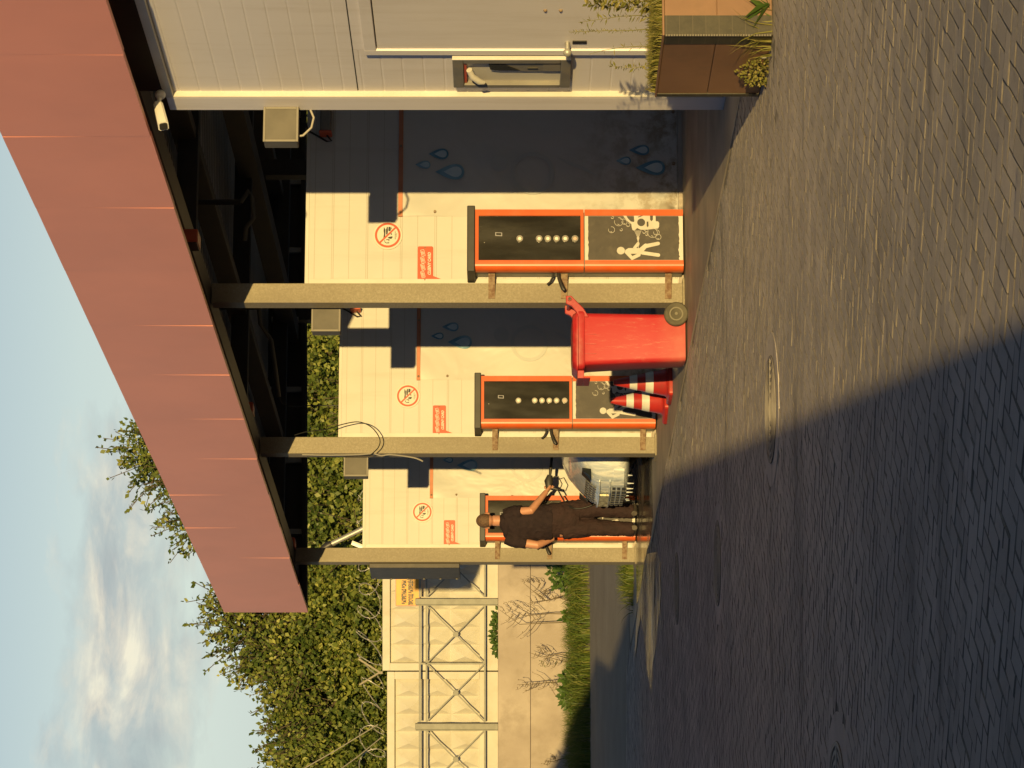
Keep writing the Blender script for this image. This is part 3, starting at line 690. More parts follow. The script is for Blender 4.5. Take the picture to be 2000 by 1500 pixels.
# junction boxes on the front posts
jb_lbl={0:'largest grey junction box hanging on the office corner',1:'grey junction box on the post above the red bin',2:'grey junction box on the middle post with looping wires'}
def make_jbox(i, label):
    p=P(i); wl,_=wz(637,648,1,.22); zc=wz(637,620,1,.22)[1]
    t=thing('junction_box',p,label,'junction box','grey junction boxes in the row of bays'); hh=.118
    mb=MB((0,0,0),Wd,Fd); mb.box(wl,wl+.235,.20,.32,zc-hh,zc+hh); mb.build('housing',M['boxm'],t,bevel=.006)
    mb=MB((0,0,0),Wd,Fd); e=.013; FB=.1945
    mb.box(wl-.004,wl+.239,FB,FB+.005,zc+hh-e,zc+hh+.003); mb.box(wl-.004,wl+.239,FB,FB+.005,zc-hh-.003,zc-hh+e); mb.box(wl-.004,wl+e,FB,FB+.005,zc-hh+e,zc+hh-e); mb.box(wl+.235-e,wl+.239,FB,FB+.005,zc-hh+e,zc+hh-e)
    mb.build('rim',M['boxrim'],t,bevel=.002)
    mb=MB((0,0,0),Wd,Fd); mb.box(wl+.19,wl+.26,.30,.34,zc-.03,zc+.03); mb.build('bracket',M['boxrim'],t)
    return t
j1=make_jbox(1,jb_lbl[1]); dup(j1,P(2),jb_lbl[2])
C0=Vector((1.90,17.66,0))
# the bigger one at the office corner
k=at(548,243,17.78); t=thing('junction_box',C0,jb_lbl[0],'junction box','grey junction boxes in the row of bays'); lp=k-C0
mb=MB((0,0,0),Wd,Fd); aw=(lp.x*Fd.y-lp.y*Fd.x)/(Wd.x*Fd.y-Wd.y*Fd.x); bf=(Wd.x*lp.y-Wd.y*lp.x)/(Wd.x*Fd.y-Wd.y*Fd.x)
a0=aw-.118; z0,z1=at(582,243,17.78).z,at(515,243,17.78).z
mb.box(a0,a0+.236,bf,bf+.12,z0,z1); mb.build('housing',M['boxm'],t,bevel=.008)
mb=MB((0,0,0),Wd,Fd); e=.012
for bx in ((a0-.003,a0+.239,z1-e,z1+.003),(a0-.003,a0+.239,z0-.003,z0+e),(a0-.003,a0+e,z0+e,z1-e),(a0+.236-e,a0+.239,z0+e,z1-e)): mb.box(bx[0],bx[1],bf-.006,bf-.0005,bx[2],bx[3])
mb.build('rim',M['boxrim'],t,bevel=.002)
mb=MB((0,0,0),Wd,Fd); mb.tube([(a0+.06,bf+.06,z0+.005),(a0+.065,bf+.06,z0-.03),(a0+.12,bf+.06,z0-.085),(a0+.19,bf+.06,z0-.10),(a0+.26,bf+.06,z0-.07)],.008,8); mb.build('conduit',M['cableg'],t,smooth=50)
mb=MB((0,0,0),Wd,Fd); mb.box(a0+.2,a0+.42,bf+.05,bf+.07,z1-.06,z1-.02); mb.build('bracket',M['grey_metal'],t)

# tube lamps on the walls
wl_lbl={1:'grey tube lamp with red ends in shade at the top of the nearest wall',2:'sunlit tube lamp with red end on the middle wall beside the grey box'}
def make_lamp(i):
    p=P(i)+Wd*1.43+Zd*2.97; t=thing('wall_lamp',p,wl_lbl[i],'lamp','tube lamps on the partition walls')
    mb=MB((0,0,0),Wd,Fd); mb.box(.02,1.1,-.12,-.02,-.045,.045); mb.build('housing',M['grey_metal'],t,bevel=.015)
    mb=MB((0,0,0),Wd,Fd); mb.box(0,.019,-.128,-.012,-.052,.052); mb.build('end_cap',M['signred'],t,bevel=.006)
    mb=MB((0,0,0),Wd,Fd); mb.tube([(0,-.06,-.01),(-.05,-.06,-.05),(-.05,-.05,-.01),(.0,-.03,.06),(.06,-.01,.15),(.12,-.008,.17)],.008,8); mb.build('flex',M['cable'],t,smooth=50)
    return t
l1=make_lamp(1); dup(l1,P(2)+Wd*1.43+Zd*2.97,wl_lbl[2])

# dark board on the end post
t=thing('info_board',P(3),'narrow dark riveted board fixed beside the end post','board')
mb=MB((0,0,0),Wd,Fd); mb.box(-.055,-.005,.0,.56,2.02,3.05); mb.build('panel',M['sticker'],t,bevel=.004)
mb=MB((0,0,0),Wd,Fd)
for k in range(6): mb.tube([(-.066,.53,2.06+k*.19),(-.056,.53,2.06+k*.19)],.012,8)
mb.build('rivet',M['boxrim'],t)

# ------------------------------------------------------------------ canopy
t=thing('canopy_roof',P1,'long canopy with a dull red fascia over the wash bays','canopy')
fw=-.40; seams=[-8.35+1.28*k for k in range(15)]; fend=9.65
edges=[s for s in seams if s<fend-.3]+[fend]
for k in range(len(edges)-1):
    mb=MB((0,0,0),Wd,Fd); f0,f1=edges[k]+.002,edges[k+1]-.002
    r_=random.Random(k*13+5); q_=r_.uniform(.0005,.0035) if r_.random()<.7 else -.001; o0=[q_,-.003] if r_.random()<.55 else [-.003,q_]; o1=[0.0,0.0]
    dz=r_.uniform(-.004,.004)
    # near edge (f0) stands slightly proud by an amount that varies with height
    mb.hexa([(fw-o0[0],f0,3.80+dz),(fw+.04,f0,3.80+dz),(fw-o1[0],f1,3.80+dz),(fw+.04,f1,3.80+dz),(fw-o0[1],f0,4.775),(fw+.04,f0,4.775),(fw-o1[1],f1,4.775),(fw+.04,f1,4.775)])
    mb.build('fascia_panel',M['fascia'],t)
def endz(w_): return 3.80+.018*(w_+.4)
mb=MB((0,0,0),Wd,Fd); mb.hexa([(-.35,fend-.05,endz(-.4)),(6.45,fend-.05,endz(6.4)),(-.35,fend,endz(-.4)),(6.45,fend,endz(6.4)),(-.35,fend-.05,4.77),(6.45,fend-.05,4.77),(-.35,fend,4.77),(6.45,fend,4.77)]); mb.build('end_fascia',M['dark_steel'],t)
mb=MB((0,0,0),Wd,Fd); mb.box(6.46,6.50,-8.3,fend,3.9,4.77); mb.build('back_fascia',M['fascia'],t)
# corrugated roof sheet, ribs along the walls
mb=MB((0,0,0),Wd,Fd); prof=[]; f=-8.3; 
while f<fend-.06:
    prof += [(f,4.30),(f+.05,4.30),(f+.07,4.265),(f+.13,4.265),(f+.15,4.30)]; f+=.15
vs=[]; 
for (f,z) in prof: vs += [(-.36,f,z),(6.45,f,z+.10)]
mb.add(vs,[(2*k,2*k+1,2*k+3,2*k+2) for k in range(len(prof)-1)]); mb.build('roof_sheet',M['sheet'],t,normals=False)
for nm,(w0_,w1_,z0_,z1_) in (('girder',(-.02,.18,3.90,4.10)),('girder',(2.80,3.0,3.95,4.15)),('girder',(5.7,5.9,4.0,4.2)),('purlin',(1.4,1.5,4.05,4.24)),('purlin',(4.3,4.4,4.1,4.28))):
    mb=MB((0,0,0),Wd,Fd); mb.box(w0_,w1_,-8.2,fend-.06,z0_,z1_); mb.build(nm,M['beam'],t,bevel=.004)
for i in (-1,0,1,2,3):
    f_=(i-1)*BAY
    mb=MB((0,0,0),Wd,Fd); mb.box(.19,6.4,f_-.06,f_+.06,4.03,4.2); mb.build('cross_beam',M['dark_steel'],t,bevel=.004)
for w_ in (.5,1.35,2.2,3.05,3.9,4.75,5.6):
    mb=MB((0,0,0),Wd,Fd); mb.box(w_,w_+.06,fend-.10,fend-.052,endz(w_)+.02,4.28); mb.build('strut',M['sheet'],t)
mb=MB((0,0,0),Wd,Fd); mb.hexa([(-.34,fend-.13,endz(-.4)+.01),(6.4,fend-.13,endz(6.4)+.01),(-.34,fend-.052,endz(-.4)+.01),(6.4,fend-.052,endz(6.4)+.01),(-.34,fend-.13,endz(-.4)+.06),(6.4,fend-.13,endz(6.4)+.06),(-.34,fend-.052,endz(-.4)+.06),(6.4,fend-.052,endz(6.4)+.06)]); mb.build('end_rail',M['dark_steel'],t)

# floodlights behind the fascia
for (x,y,d,lb) in ((374,468,20.1,'dark red floodlight under the canopy above the nearest wall'),(484,800,26.2,'dark red floodlight under the canopy above the middle wall'),(567,1062,30.3,'small sunlit red floodlight under the far end of the canopy')):
    p=at(x,y,d); t=thing('floodlight',p,lb,'floodlight','floodlights behind the canopy fascia')
    mb=MB((0,0,0),Wd,Fd); mb.box(-.05,.05,-.10,.10,-.06,.06); mb.build('body',M['signred'],t,bevel=.012)
    mb=MB((0,0,0),Wd,Fd); mb.box(-.058,-.051,-.085,.085,-.05,.045); mb.build('lens',M['black'],t)
    mb=MB((0,0,0),Wd,Fd); mb.box(.0,.03,-.02,.02,.061,.45); mb.build('bracket',M['dark_steel'],t)
# wash boom arms
for pts,d,lb in ((((470,395),(486,372),(492,385),(496,425),(480,445),(478,470)),22.6,'bent steel boom pipe under the canopy of the nearest bay'),(((505,600),(508,632),(530,665),(538,720),(545,775)),26.0,'bent steel boom pipe under the canopy of the middle bay')):
    pp=[at(x,y,d) for x,y in pts]; b=pp[0]; t=thing('boom_arm',b,lb,'boom arm','boom arms hung under the canopy')
    mb=MB(); mb.tube([p-b for p in pp],.02,10); mb.build('pipe',M['boxm'],t,smooth=40)
    mb=MB(); q_=pp[0]-b; mb.tube([q_,q_+V(0,0,.45)],.025,10); mb.build('ceiling_swivel',M['dark_steel'],t,smooth=40)
# loose wires around the middle post
for pts,d,lb in ((((575,850),(600,843),(640,838),(668,829),(700,824),(725,834),(741,855),(740,872),(727,886),(720,890)),25.9,'thin black wire looping off the middle post over the middle wall'),
                 (((590,888),(640,889),(700,888),(728,886),(745,890),(760,888),(790,891),(812,895),(826,901)),25.95,'frayed grey wire bundle hanging along the middle post'),
                 (((545,778),(553,790),(575,794),(600,792),(640,792),(680,792)),26.6,'thin black cable dropping behind the middle wall')):
    pp=[at(x,y,d) for x,y in pts]; b=pp[0]; mb=MB()
    # smooth the polyline
    q_=[p-b for p in pp]; out=[]
    for k in range(len(q_)-1):
        p0=q_[max(k-1,0)];p1=q_[k];p2=q_[k+1];p3=q_[min(k+2,len(q_)-1)]
        for s in range(5):
            u=s/5; out.append(.5*((2*p1)+(p2-p0)*u+(2*p0-5*p1+4*p2-p3)*u*u+(3*p1-p0-3*p2+p3)*u**3))
    out.append(q_[-1]); mb.tube(out,.0055 if 'grey' not in lb else .008,6)
    tag(mb.build('loose_wire',M['cableg'] if 'grey' in lb else M['cable'],loc=b,smooth=60),lb,'wire','loose wires at the middle post')

# ------------------------------------------------------------------ office
off=thing('office_building',C0,'pale grey panelled office wall with a door at the right end of the bays','building')
Q=C0+Wd*.04
def fz_(x,y,prot=0.0):      # image point -> (t along -F, z) on the facade plane shifted out by prot
    p=Q-Wd*prot; k=(750-y)/FPX; t_=(k*p.y-p.x)/(-Fd.x+k*Fd.y); d=p.y-Fd.y*t_; return t_, H+(1000-x)/FPX*d
def OB(): return MB((0,0,0),Wd,-Fd)          # a into the wall, b towards the camera along the facade, c up
zt=at(322,190,17.6).z
t_door0,_=fz_(900,100); 
def facade_profile(z0,z1,pitch,g=.0022,gw=.008,off0=0):
    pts=[(.04,z0)]; z=z0+off0
    while z<z1-.02:
        if z>z0+.02: pts += [(.04,z-gw),(.04+g,z-gw*.4),(.04+g,z+gw*.4),(.04,z+gw)]
        z+=pitch
    pts.append((.04,z1)); return pts
_,zj=fz_(693,130)
def facade_strip(b0,b1,z0,z1,name):
    pr=facade_profile(z0,z1,.136,off0=.09); mb=OB(); vs=[(a,b0,c) for a,c in pr]+[(a,b1,c) for a,c in pr]; n=len(pr)
    mb.add(vs,[(k,k+1,n+k+1,n+k) for k in range(n-1)]); return mb
mb=facade_strip(-.001,7.5,zj+.004,zt-.05,'u'); mb.build('upper_panel',M['facade'],off)
mb=facade_strip(-.001,t_door0+.02,.0,zj-.004,'l'); mb.build('lower_panel',M['facade'],off)
mb=facade_strip(t_door0+1.02,7.5,.0,zj-.004,'l'); mb.build('side_panel',M['facade'],off)
mb=OB(); mb.box(.045,.05,0,7.5,0,zt+1.0); mb.box(.046,4.0,7.45,7.5,0,zt+.4); mb.build('inner_wall',M['dark_steel'],off)
mb=OB(); mb.box(.0,.05,0,7.5,zt-.048,zt+.012); mb.build('top_trim',M['trim'],off,bevel=.003)
mb=OB(); mb.box(.05,.09,0,7.5,zt+.013,zt+.55); mb.build('soffit_wall',M['facade'],off)
mb=OB(); mb.box(.0,.16,-.21,-.002,.0,zt); mb.build('corner_pillar',M['facade'],off,bevel=.006)
mb=OB(); mb.box(.001,.045,-.001,.012,.02,zt-.002); mb.build('corner_trim',M['trim'],off)
# door
zd=fz_(712,95)[1]
mb=OB(); mb.box(.04,.06,t_door0+.021,t_door0+1.019,zd+.002,zj-.004); mb.build('lintel_panel',M['facade'],off)
mb=OB(); mb.box(.012,.06,t_door0-.0,t_door0+.07,.4,zd); mb.box(.012,.06,t_door0+.07,t_door0+1.05,zd-.075,zd); mb.build('door_frame',M['facade'],off,bevel=.003)
mb=OB(); mb.box(.024,.06,t_door0+.078,t_door0+1.0,.4,zd-.083); dr=mb.build('door',M['doorm'] if 'doorm' in M else M['facade'],off,bevel=.003)
tk,zk=fz_(1108,78); mb=OB(); mb.tube([(.024,tk,zk),(-.03,tk,zk)],.016,12); mb.sphere((-.045,tk,zk),.027); mb.build('knob',M['galv'],dr,smooth=50)
mb=OB(); tk,zk=fz_(1132,77); mb.box(.018,.0235,tk-.02,tk+.02,zk-.045,zk+.045); mb.build('lock',M['ink'],dr)
mb=OB()
for x in (1065,1095): 
    tk,zk=fz_(x,15); mb.sphere((.024,tk,zk),.012)
mb.build('bolt',M['rust'],dr)
# wall behind the pillar closing the first bay and the office body
mb=OB(); mb.box(.17,6.3,-.21,-.15,0,3.6); mb.build('end_wall',M['facade'],off)
mb=OB(); mb.box(.05,6.3,0,7.5,zt+.56,zt+.6); mb.build('ceiling',M['dark_steel'],off)
# ticket machine
prot=.045
def tz(x,y): return fz_(x,y,prot)
tA,zT=tz(886,172); tB,_=tz(886,118); _,zB=tz(1114,150)
tm=thing('payment_machine',C0,'recessed payment machine with a grey frame in the office wall','payment machine')
mb=OB(); e=.045
mb.box(-.004,.039,tA,tB,zT-.07,zT); mb.box(-.004,.039,tA,tB,zB,zB+.065); mb.box(-.004,.039,tA,tA+e,zB+.065,zT-.07); mb.box(-.004,.039,tB-.055,tB,zB+.065,zT-.07)
mb.build('frame',M['grey_metal'],tm,bevel=.005)
mb=OB(); mb.box(-.006,.039,tB+.001,tB+.012,zB,zT); mb.build('side_flange',M['trim'],tm)
mb=OB(); mb.box(.028,.038,tA+e,tB-.055,zB+.065,zT-.07); mb.build('back_plate',M['trim'],tm)
zs=lambda x: fz_(x,140,.0)[1]
mb=OB(); mb.box(.010,.0275,tA+e+.005,tB-.06,zs(912),zT-.072); mb.build('red_header',M['signred'],tm)
tm0,tm1=tA+e,tB-.055
mb=OB(); mb.prism([(0,0)],0,0) if False else None
def fpoly(pts,a0,a1):     # pts (t,z) extruded in a
    mb=OB(); n=len(pts); mb.add([(a0,b,c) for b,c in pts]+[(a1,b,c) for b,c in pts],[list(range(n)),list(range(2*n-1,n-1,-1))]+[(k,(k+1)%n,n+(k+1)%n,n+k) for k in range(n)]); return mb
mid=tm0+(tm1-tm0)*.60
fpoly([(tm1-.002,zs(912)),(tm1-.005,zs(950)),(mid+.02,zs(985)),(mid-.02,zs(1020)),(mid-.02,zs(1095)),(tm1-.002,zs(1095))],.012,.0275).build('keypad_panel',M['grey_metal'],tm,bevel=.002)
fpoly([(tm1-.035,zs(955)),(mid+.015,zs(958)),(mid+.0,zs(975)),(mid+.0,zs(1015)),(tm1-.04,zs(985))],.008,.0118).build('display',M['screen'],tm)
fpoly([(mid-.005,zs(1060)),(tm1-.03,zs(1060)),(tm1-.03,zs(1094)),(mid-.005,zs(1094))],.006,.0118).build('coin_tray',M['boxrim'],tm,bevel=.002)
mb=OB(); mb.box(.004,.0118,mid+.03,mid+.045,zs(1050),zs(1030)); mb.box(.004,.0118,tm1-.022,tm1-.012,zs(1082),zs(1045)); mb.build('slot',M['ink'],tm)
mb=OB(); hp=[(.0,mid+.03,zs(917)),(-.02,mid-.02,zs(922)),(-.035,mid-.07,zs(935)),(-.03,mid-.10,zs(945))]; mb.tube(hp,[.02,.022,.022,.014],10); mb.build('handset',M['trim'],tm,smooth=40)

# security camera on the corner
p=at(312,190,17.5); sc=thing('security_camera',p,'white bullet security camera on the office corner under the canopy','camera')
e=at(319,246,17.3)-p; s_=at(308,202,17.45)-p
ax=(e-s_).normalized(); 
mb=MB(); n=8
r0=[]
def rect(c,dirv,w_,h_): 
    u=dirv.cross(Zd).normalized(); v=u.cross(dirv); return [tuple(c+u*(w_*a)+v*(h_*b)) for a,b in ((-1,-.6),(-.7,-1),(.7,-1),(1,-.6),(1,.6),(.7,1),(-.7,1),(-1,.6))]
e2=s_+ax*.23
mb.loft([rect(s_,ax,.024,.021),rect(s_+ax*.03,ax,.033,.031),rect(e2,ax,.036,.034)]); mb.build('housing',M['camwhite'],sc,smooth=30)
mb=MB(); mb.loft([rect(e2+ax*.001,ax,.028,.026),rect(e2+ax*.006,ax,.028,.026)]); mb.build('lens',M['black'],sc)
mb=MB(); mb.tube([s_+ax*.06,s_*.5+V(0,.02,0),V(.02,.03,-.0)],.014,8); mb.sphere((.02,.03,0),.035); mb.build('mount',M['camwhite'],sc,smooth=40)

# ------------------------------------------------------------------ planter in front of the office
Kc=Vector((1.914,14.53,0)); PZ=.60
pl=thing('planter_block',Kc,'brown clad raised planter with mosaic corner strips in front of the office','planter')
def PB(): return MB((0,0,0),Wd,Fd)      # a right into the office side, b away, c up
mb=PB(); mb.box(.0,3.2,.0,.81,0,PZ-.012); mb.build('core',M['brown'],pl)
zmid=.30
mb=PB(); mb.box(-.012,-.001,.10,.775,0,zmid-.001); mb.build('cladding_panel',M['brown2'] if 'brown2' in M else M['brown'],pl,bevel=.002)
mb=PB(); mb.box(-.012,-.001,.10,.775,zmid+.003,PZ-.014); mb.build('cladding_panel',M['brown'],pl,bevel=.002)
for z0,z1 in ((0,zmid-.001),(zmid+.003,PZ-.014)):
    mb=PB(); mb.box(.095,3.2,-.012,-.001,z0,z1); mb.build('cladding_panel',M['brownlit'] if 'brownlit' in M else M['brown'],pl,bevel=.002)
for bx in ((-.017,-.001,-.017,.10),(-.0009,.095,-.017,-.001),(-.017,-.001,.776,.812)):
    mb=PB(); mb.box(*bx,0,PZ-.013); mb.build('mosaic_strip',M['tilegreen'],pl)
mb=PB()
for k in range(40): 
    z=.008+k*.0145; mb.tube([(-.021,-.021,z),(-.021,-.021,z+.010)],.006,6)
mb.build('bead_edge',M['boxrim'],pl)
mb=PB(); mb.box(-.02,3.2,-.02,.815,PZ-.0115,PZ); mb.build('coping',M['brown'],pl,bevel=.002)
# soil + plants on the top
def blades(name, spots, hmin,hmax,wd,m,lean=.35,loc=(0,0,0),seg=3):
    vs=[];fs=[]
    for (x,y,z) in spots:
        h=random.uniform(hmin,hmax); a=random.uniform(0,6.283); l=random.uniform(.05,lean)*h; dx,dy=math.cos(a)*l,math.sin(a)*l; b=random.uniform(0,6.283); wx,wy=math.cos(b)*wd/2,math.sin(b)*wd/2
        n=len(vs)
        for k in range(seg):
            t=k/seg; q=1-t*.75; vs += [(x+dx*t*t-wx*q,y+dy*t*t-wy*q,z+h*t*(1-.12*t)),(x+dx*t*t+wx*q,y+dy*t*t+wy*q,z+h*t*(1-.12*t))]
        vs.append((x+dx,y+dy,z+h*.88))
        for k in range(seg-1): fs.append((n+2*k,n+2*k+1,n+2*k+3,n+2*k+2))
        fs.append((n+2*seg-2,n+2*seg-1,n+2*seg))
    me=bpy.data.meshes.new(name); me.from_pydata(vs,[],fs); me.materials.append(m); o=bpy.data.objects.new(name,me); COL.objects.link(o); o.location=loc; return o
sp=[]
for k in range(5200):
    a=abs(random.gauss(0,.22)) if random.random()<.8 else random.uniform(0,.9); b=random.uniform(-.01,.80); p=Wd*a+Fd*b
    if b>.5 and random.random()<.5: continue
    sp.append((p.x,p.y,PZ-.005))
o=blades('planter_grass',sp,.02,.085,.007,M['drygrass'],.8,Kc); tag(o,'dense low yellow green weeds along the top edge of the brown planter','weeds',kind='stuff')
def leafquad(vs,fs,p,d,n,L,wd):
    d=Vector(d).normalized(); n=Vector(n); u=d.cross(n)
    if u.length<.01: u=d.cross(Vector((1,0,0)))
    u.normalize(); k=len(vs); p=Vector(p); nn=u.cross(d)
    vs += [tuple(p),tuple(p+d*(L*.45)+u*(wd/2)+nn*(L*.05)),tuple(p+d*L),tuple(p+d*(L*.45)-u*(wd/2)+nn*(L*.05))]; fs.append((k,k+1,k+2,k+3))
def weed(name, base, path, label, cat, leaf, L, wd, every, m, stem=.004, group=None, sides=2, droop=.2):
    t=thing(name,base,label,cat,group); pts=[Vector(p) for p in path]; mb=MB(); mb.tube(pts,[stem*(1-.7*k/(len(pts)-1)) for k in range(len(pts))],5); mb.build('stem',M['drygrass'] if m is not M['broadleaf'] else M['stem'],t)
    vs=[];fs=[]; tot=0
    for k in range(len(pts)-1):
        a,b=pts[k],pts[k+1]; n=max(1,int((b-a).length/every))
        for j in range(n):
            if k==0 and j<n*.4: continue
            p=a.lerp(b,j/n); d=(b-a).normalized()
            for s in range(sides):
                r_=Vector((random.gauss(0,1),random.gauss(0,1),random.gauss(0,.5))); r_-=d*r_.dot(d); r_.normalize()
                leafquad(vs,fs,p,r_*.8+d*random.uniform(.1,.9)-Vector((0,0,droop)),Vector((random.gauss(0,1),random.gauss(0,1),1)),L*random.uniform(.6,1.2),wd*random.uniform(.7,1.2))
    me=bpy.data.meshes.new(leaf); me.from_pydata(vs,[],fs); me.materials.append(m); o=bpy.data.objects.new(leaf,me); COL.objects.link(o); o.parent=t; return t
def wpath(px, d): 
    pp=[at(x,y,d) for x,y in px]; b=pp[0]; return b,[p-b for p in pp]
for px,d,lb,L,wd,ev in ((((1285,128),(1262,128),(1238,133),(1215,131),(1188,128)),15.5,'short leafy weed stem leaning over the far corner of the planter top',.035,.014,.012),
                 (((1285,60),(1262,57),(1225,60),(1180,60),(1130,62),(1112,63)),15.0,'long thin grass stalk standing straight on the planter',.022,.006,.010),
                 (((1285,20),(1240,14),(1200,12),(1165,10),(1142,8)),14.8,'bushy branching weed at the picture edge on top of the planter',.05,.02,.008),
                 (((1285,40),(1250,30),(1210,32),(1170,38),(1130,44)),14.9,'leaning weed with narrow drooping leaves on the planter',.045,.010,.02),
                 (((1284,8),(1250,2),(1215,4),(1185,-4),(1160,2)),14.7,'dense yellow green weed growing at the very edge of the picture on the planter',.05,.018,.008),
                 (((1286,95),(1255,90),(1220,92),(1180,98),(1150,106)),15.2,'pale arching grass blade on the planter beside the door frame',.05,.006,.05)):
    b,pp=wpath(px,d); b2=Vector((b.x,b.y,PZ)); weed('weed',b2,[p+(b-b2)*(1 if k else 0) for k,p in enumerate(pp)],lb,'weed','leaves',L,wd,ev,M['drygrass'],.003,'tall weeds on the planter')
# plants at the foot of the planter
b=at(1506,20,14.55); b.z=0; t=thing('broad_leaf_weed',b,'broad leaved weed with long grass at the foot of the planter corner','weed')
vs=[];fs=[]
for k in range(9):
    a=random.uniform(0,6.28); el=random.uniform(.3,1.1); d=Vector((math.cos(a)*math.cos(el),math.sin(a)*math.cos(el),math.sin(el))); leafquad(vs,fs,Vector((random.uniform(-.04,.04),random.uniform(-.03,.03),.01)),d,Vector((0,0,1)),random.uniform(.12,.2),.06)
me=bpy.data.meshes.new('leaves'); me.from_pydata(vs,[],fs); me.materials.append(M['broadleaf']); o=bpy.data.objects.new('leaves',me); COL.objects.link(o); o.parent=t
o=blades('grass_blades',[(random.gauss(-.1,.07),random.gauss(.03,.03),0) for _ in range(70)],.12,.30,.007,M['drygrass'],.8); o.parent=t
mb=MB(); mb.sphere((0,0,.02),(.02,.02,.028),10,7); tag(mb.build('pebble',M['white'],loc=at(1501,108,14.8)*1.0-V(0,0,at(1501,108,14.8).z),smooth=60),'small pale stone on the paving at the foot of the planter','stone')

# ------------------------------------------------------------------ wheelie bin
bin_d=21.66
BX=Vector(((750-667)/FPX*bin_d,bin_d,0))
ang=R(-90+9)    # lid opens to the left
bt=thing('wheelie_bin',BX,'scuffed bright red two wheeled wheelie bin in front of the second terminal','bin')
ux=Vector((math.cos(R(9)),math.sin(R(9)),0)); uy=Vector((-math.sin(R(9)),math.cos(R(9)),0))
def BB(): return MB((0,0,0),ux,uy)
def rr_ring(x0,x1,y0,y1,z,r=.04,n=5):
    o=[]
    for cx,cy,a in ((x1-r,y0+r,-90),(x1-r,y1-r,0),(x0+r,y1-r,90),(x0+r,y0+r,180)):
        for k in range(n): t_=R(a+90*k/(n-1)); o.append((cx+r*math.cos(t_),cy+r*math.sin(t_),z))
    return o
mb=BB(); mb.loft([rr_ring(-.185,.16,-.175,.175,.02),rr_ring(-.192,.195,-.18,.18,.06),rr_ring(-.205,.197,-.195,.195,.40),rr_ring(-.225,.20,-.215,.215,.80),rr_ring(-.232,.202,-.222,.222,.845)]); mb.build('body',M['red'],bt,smooth=35)
mb=BB(); mb.loft([rr_ring(-.252,.222,-.238,.238,.835,.045),rr_ring(-.262,.228,-.243,.243,.85,.045),rr_ring(-.262,.228,-.243,.243,.885,.045)]); mb.build('rim',M['redlid'],bt,smooth=35)
mb=BB(); mb.loft([rr_ring(-.275,.205,-.245,.245,.887,.045),rr_ring(-.275,.205,-.245,.245,.90,.045),rr_ring(-.25,.19,-.22,.22,.93,.06),rr_ring(-.17,.12,-.15,.15,.938,.06)])
mb.box(-.335,-.27,-.20,.20,.840,.893); mb.box(-.335,-.325,-.20,.20,.79,.84)
ld=mb.build('lid',M['redlid'],bt,bevel=.004,smooth=35)
for y_ in (-.235,.19):
    mb=BB(); mb.prism([(.16,.80),(.235,.845),(.29,.90),(.335,.94),(.335,.985),(.27,.985),(.25,.94),(.20,.90),(.16,.89)],y_,y_+.045); mb.build('hinge_arm',M['redlid'],bt,bevel=.006)
mb=BB(); mb.tube([(.305,-.26,.955),(.305,.26,.955)],.017,12); mb.build('handle_bar',M['redlid'],bt,smooth=40)
mb=BB(); mb.tube([(.305,-.262,.955),(.305,-.258,.955)],.013,12); mb.build('bar_end',M['tyre'],bt)
mb=BB()
for x_ in (-.06,-.14,.02): mb.box(x_,x_+.006,-.222,-.19,.74,.835)
mb.build('rib',M['redlid'],bt)
for y_,s_ in ((-.245,-1),(.205,1)):
    c_=(.185,y_,.097); w_=BB(); w_.lathe([(.055,0),(.062,-.004),(.088,-.004),(.097,.006),(.097,.04),(.088,.05),(.06,.05),(.055,.046)],36,c_,(1,0,0),(0,0,1),(0,1,0)); wo=w_.build('wheel',M['tyre'],bt,smooth=35)
    w_=BB(); w_.ring(c_[0],c_[2],.046,.056,y_-.002,y_+.05,32); w_.disc(c_[0],c_[2],.012,y_-.010,y_+.05,16)
    for k in range(10):
        a=2*math.pi*k/10; w_.bar((c_[0]+.010*math.cos(a),y_+.012,c_[2]+.010*math.sin(a)),(c_[0]+.048*math.cos(a),y_+.012,c_[2]+.048*math.sin(a)),.004,.012,(0,1,0))
    w_.build('spoked_rim',M['rim2'],wo,smooth=30)
    w_=BB(); w_.disc(c_[0],c_[2],.046,y_+.022,y_+.03,28); w_.build('rim_back',M['rim'],wo)
mb=BB(); mb.tube([(.185,-.25,.097),(.185,.25,.097)],.011,10); mb.build('axle',M['galv'],bt)

# ------------------------------------------------------------------ cones
def cone(p,label,rz):
    t=thing('traffic_cone',p,label,'traffic cone','traffic cones by the second terminal',rz); Hc=.515
    def r_(z): return .125-(.125-.024)*((z-.045)/(Hc-.045))
    mb=MB(); mb.loft([rr_ring(-.165,.165,-.165,.165,0,.03),rr_ring(-.165,.165,-.165,.165,.028,.03),rr_ring(-.155,.155,-.155,.155,.04,.03)]); mb.build('base',M['cone'],t,smooth=35)
    mb=MB(); mb.lathe([(.145,.038),(r_(.05)+.004,.05),(r_(.06),.06),(r_(.49),.49),(.026,.492),(.024,Hc),(.016,Hc)],32); mb.build('body',M['cone'],t,smooth=30)
    for z0,z1 in ((.162,.232),(.305,.372)):
        mb=MB(); mb.lathe([(r_(z0)+.0015,z0),(r_(z0)+.003,z0+.001),(r_(z1)+.003,z1-.001),(r_(z1)+.0015,z1)],32); mb.build('white_band',M['white'],t,smooth=30)
    return t
def gp(x,y): d=FPX*H/(x-1000); p=at(x,y,d); p.z=.005; return p
cone(gp(1314,747)+V(0,.12,0),'red traffic cone with two white bands partly shaded by the bin',R(18))
cone(gp(1305,783)+V(0,.10,0),'sunlit red traffic cone with two white bands, farther from the bin',R(30))

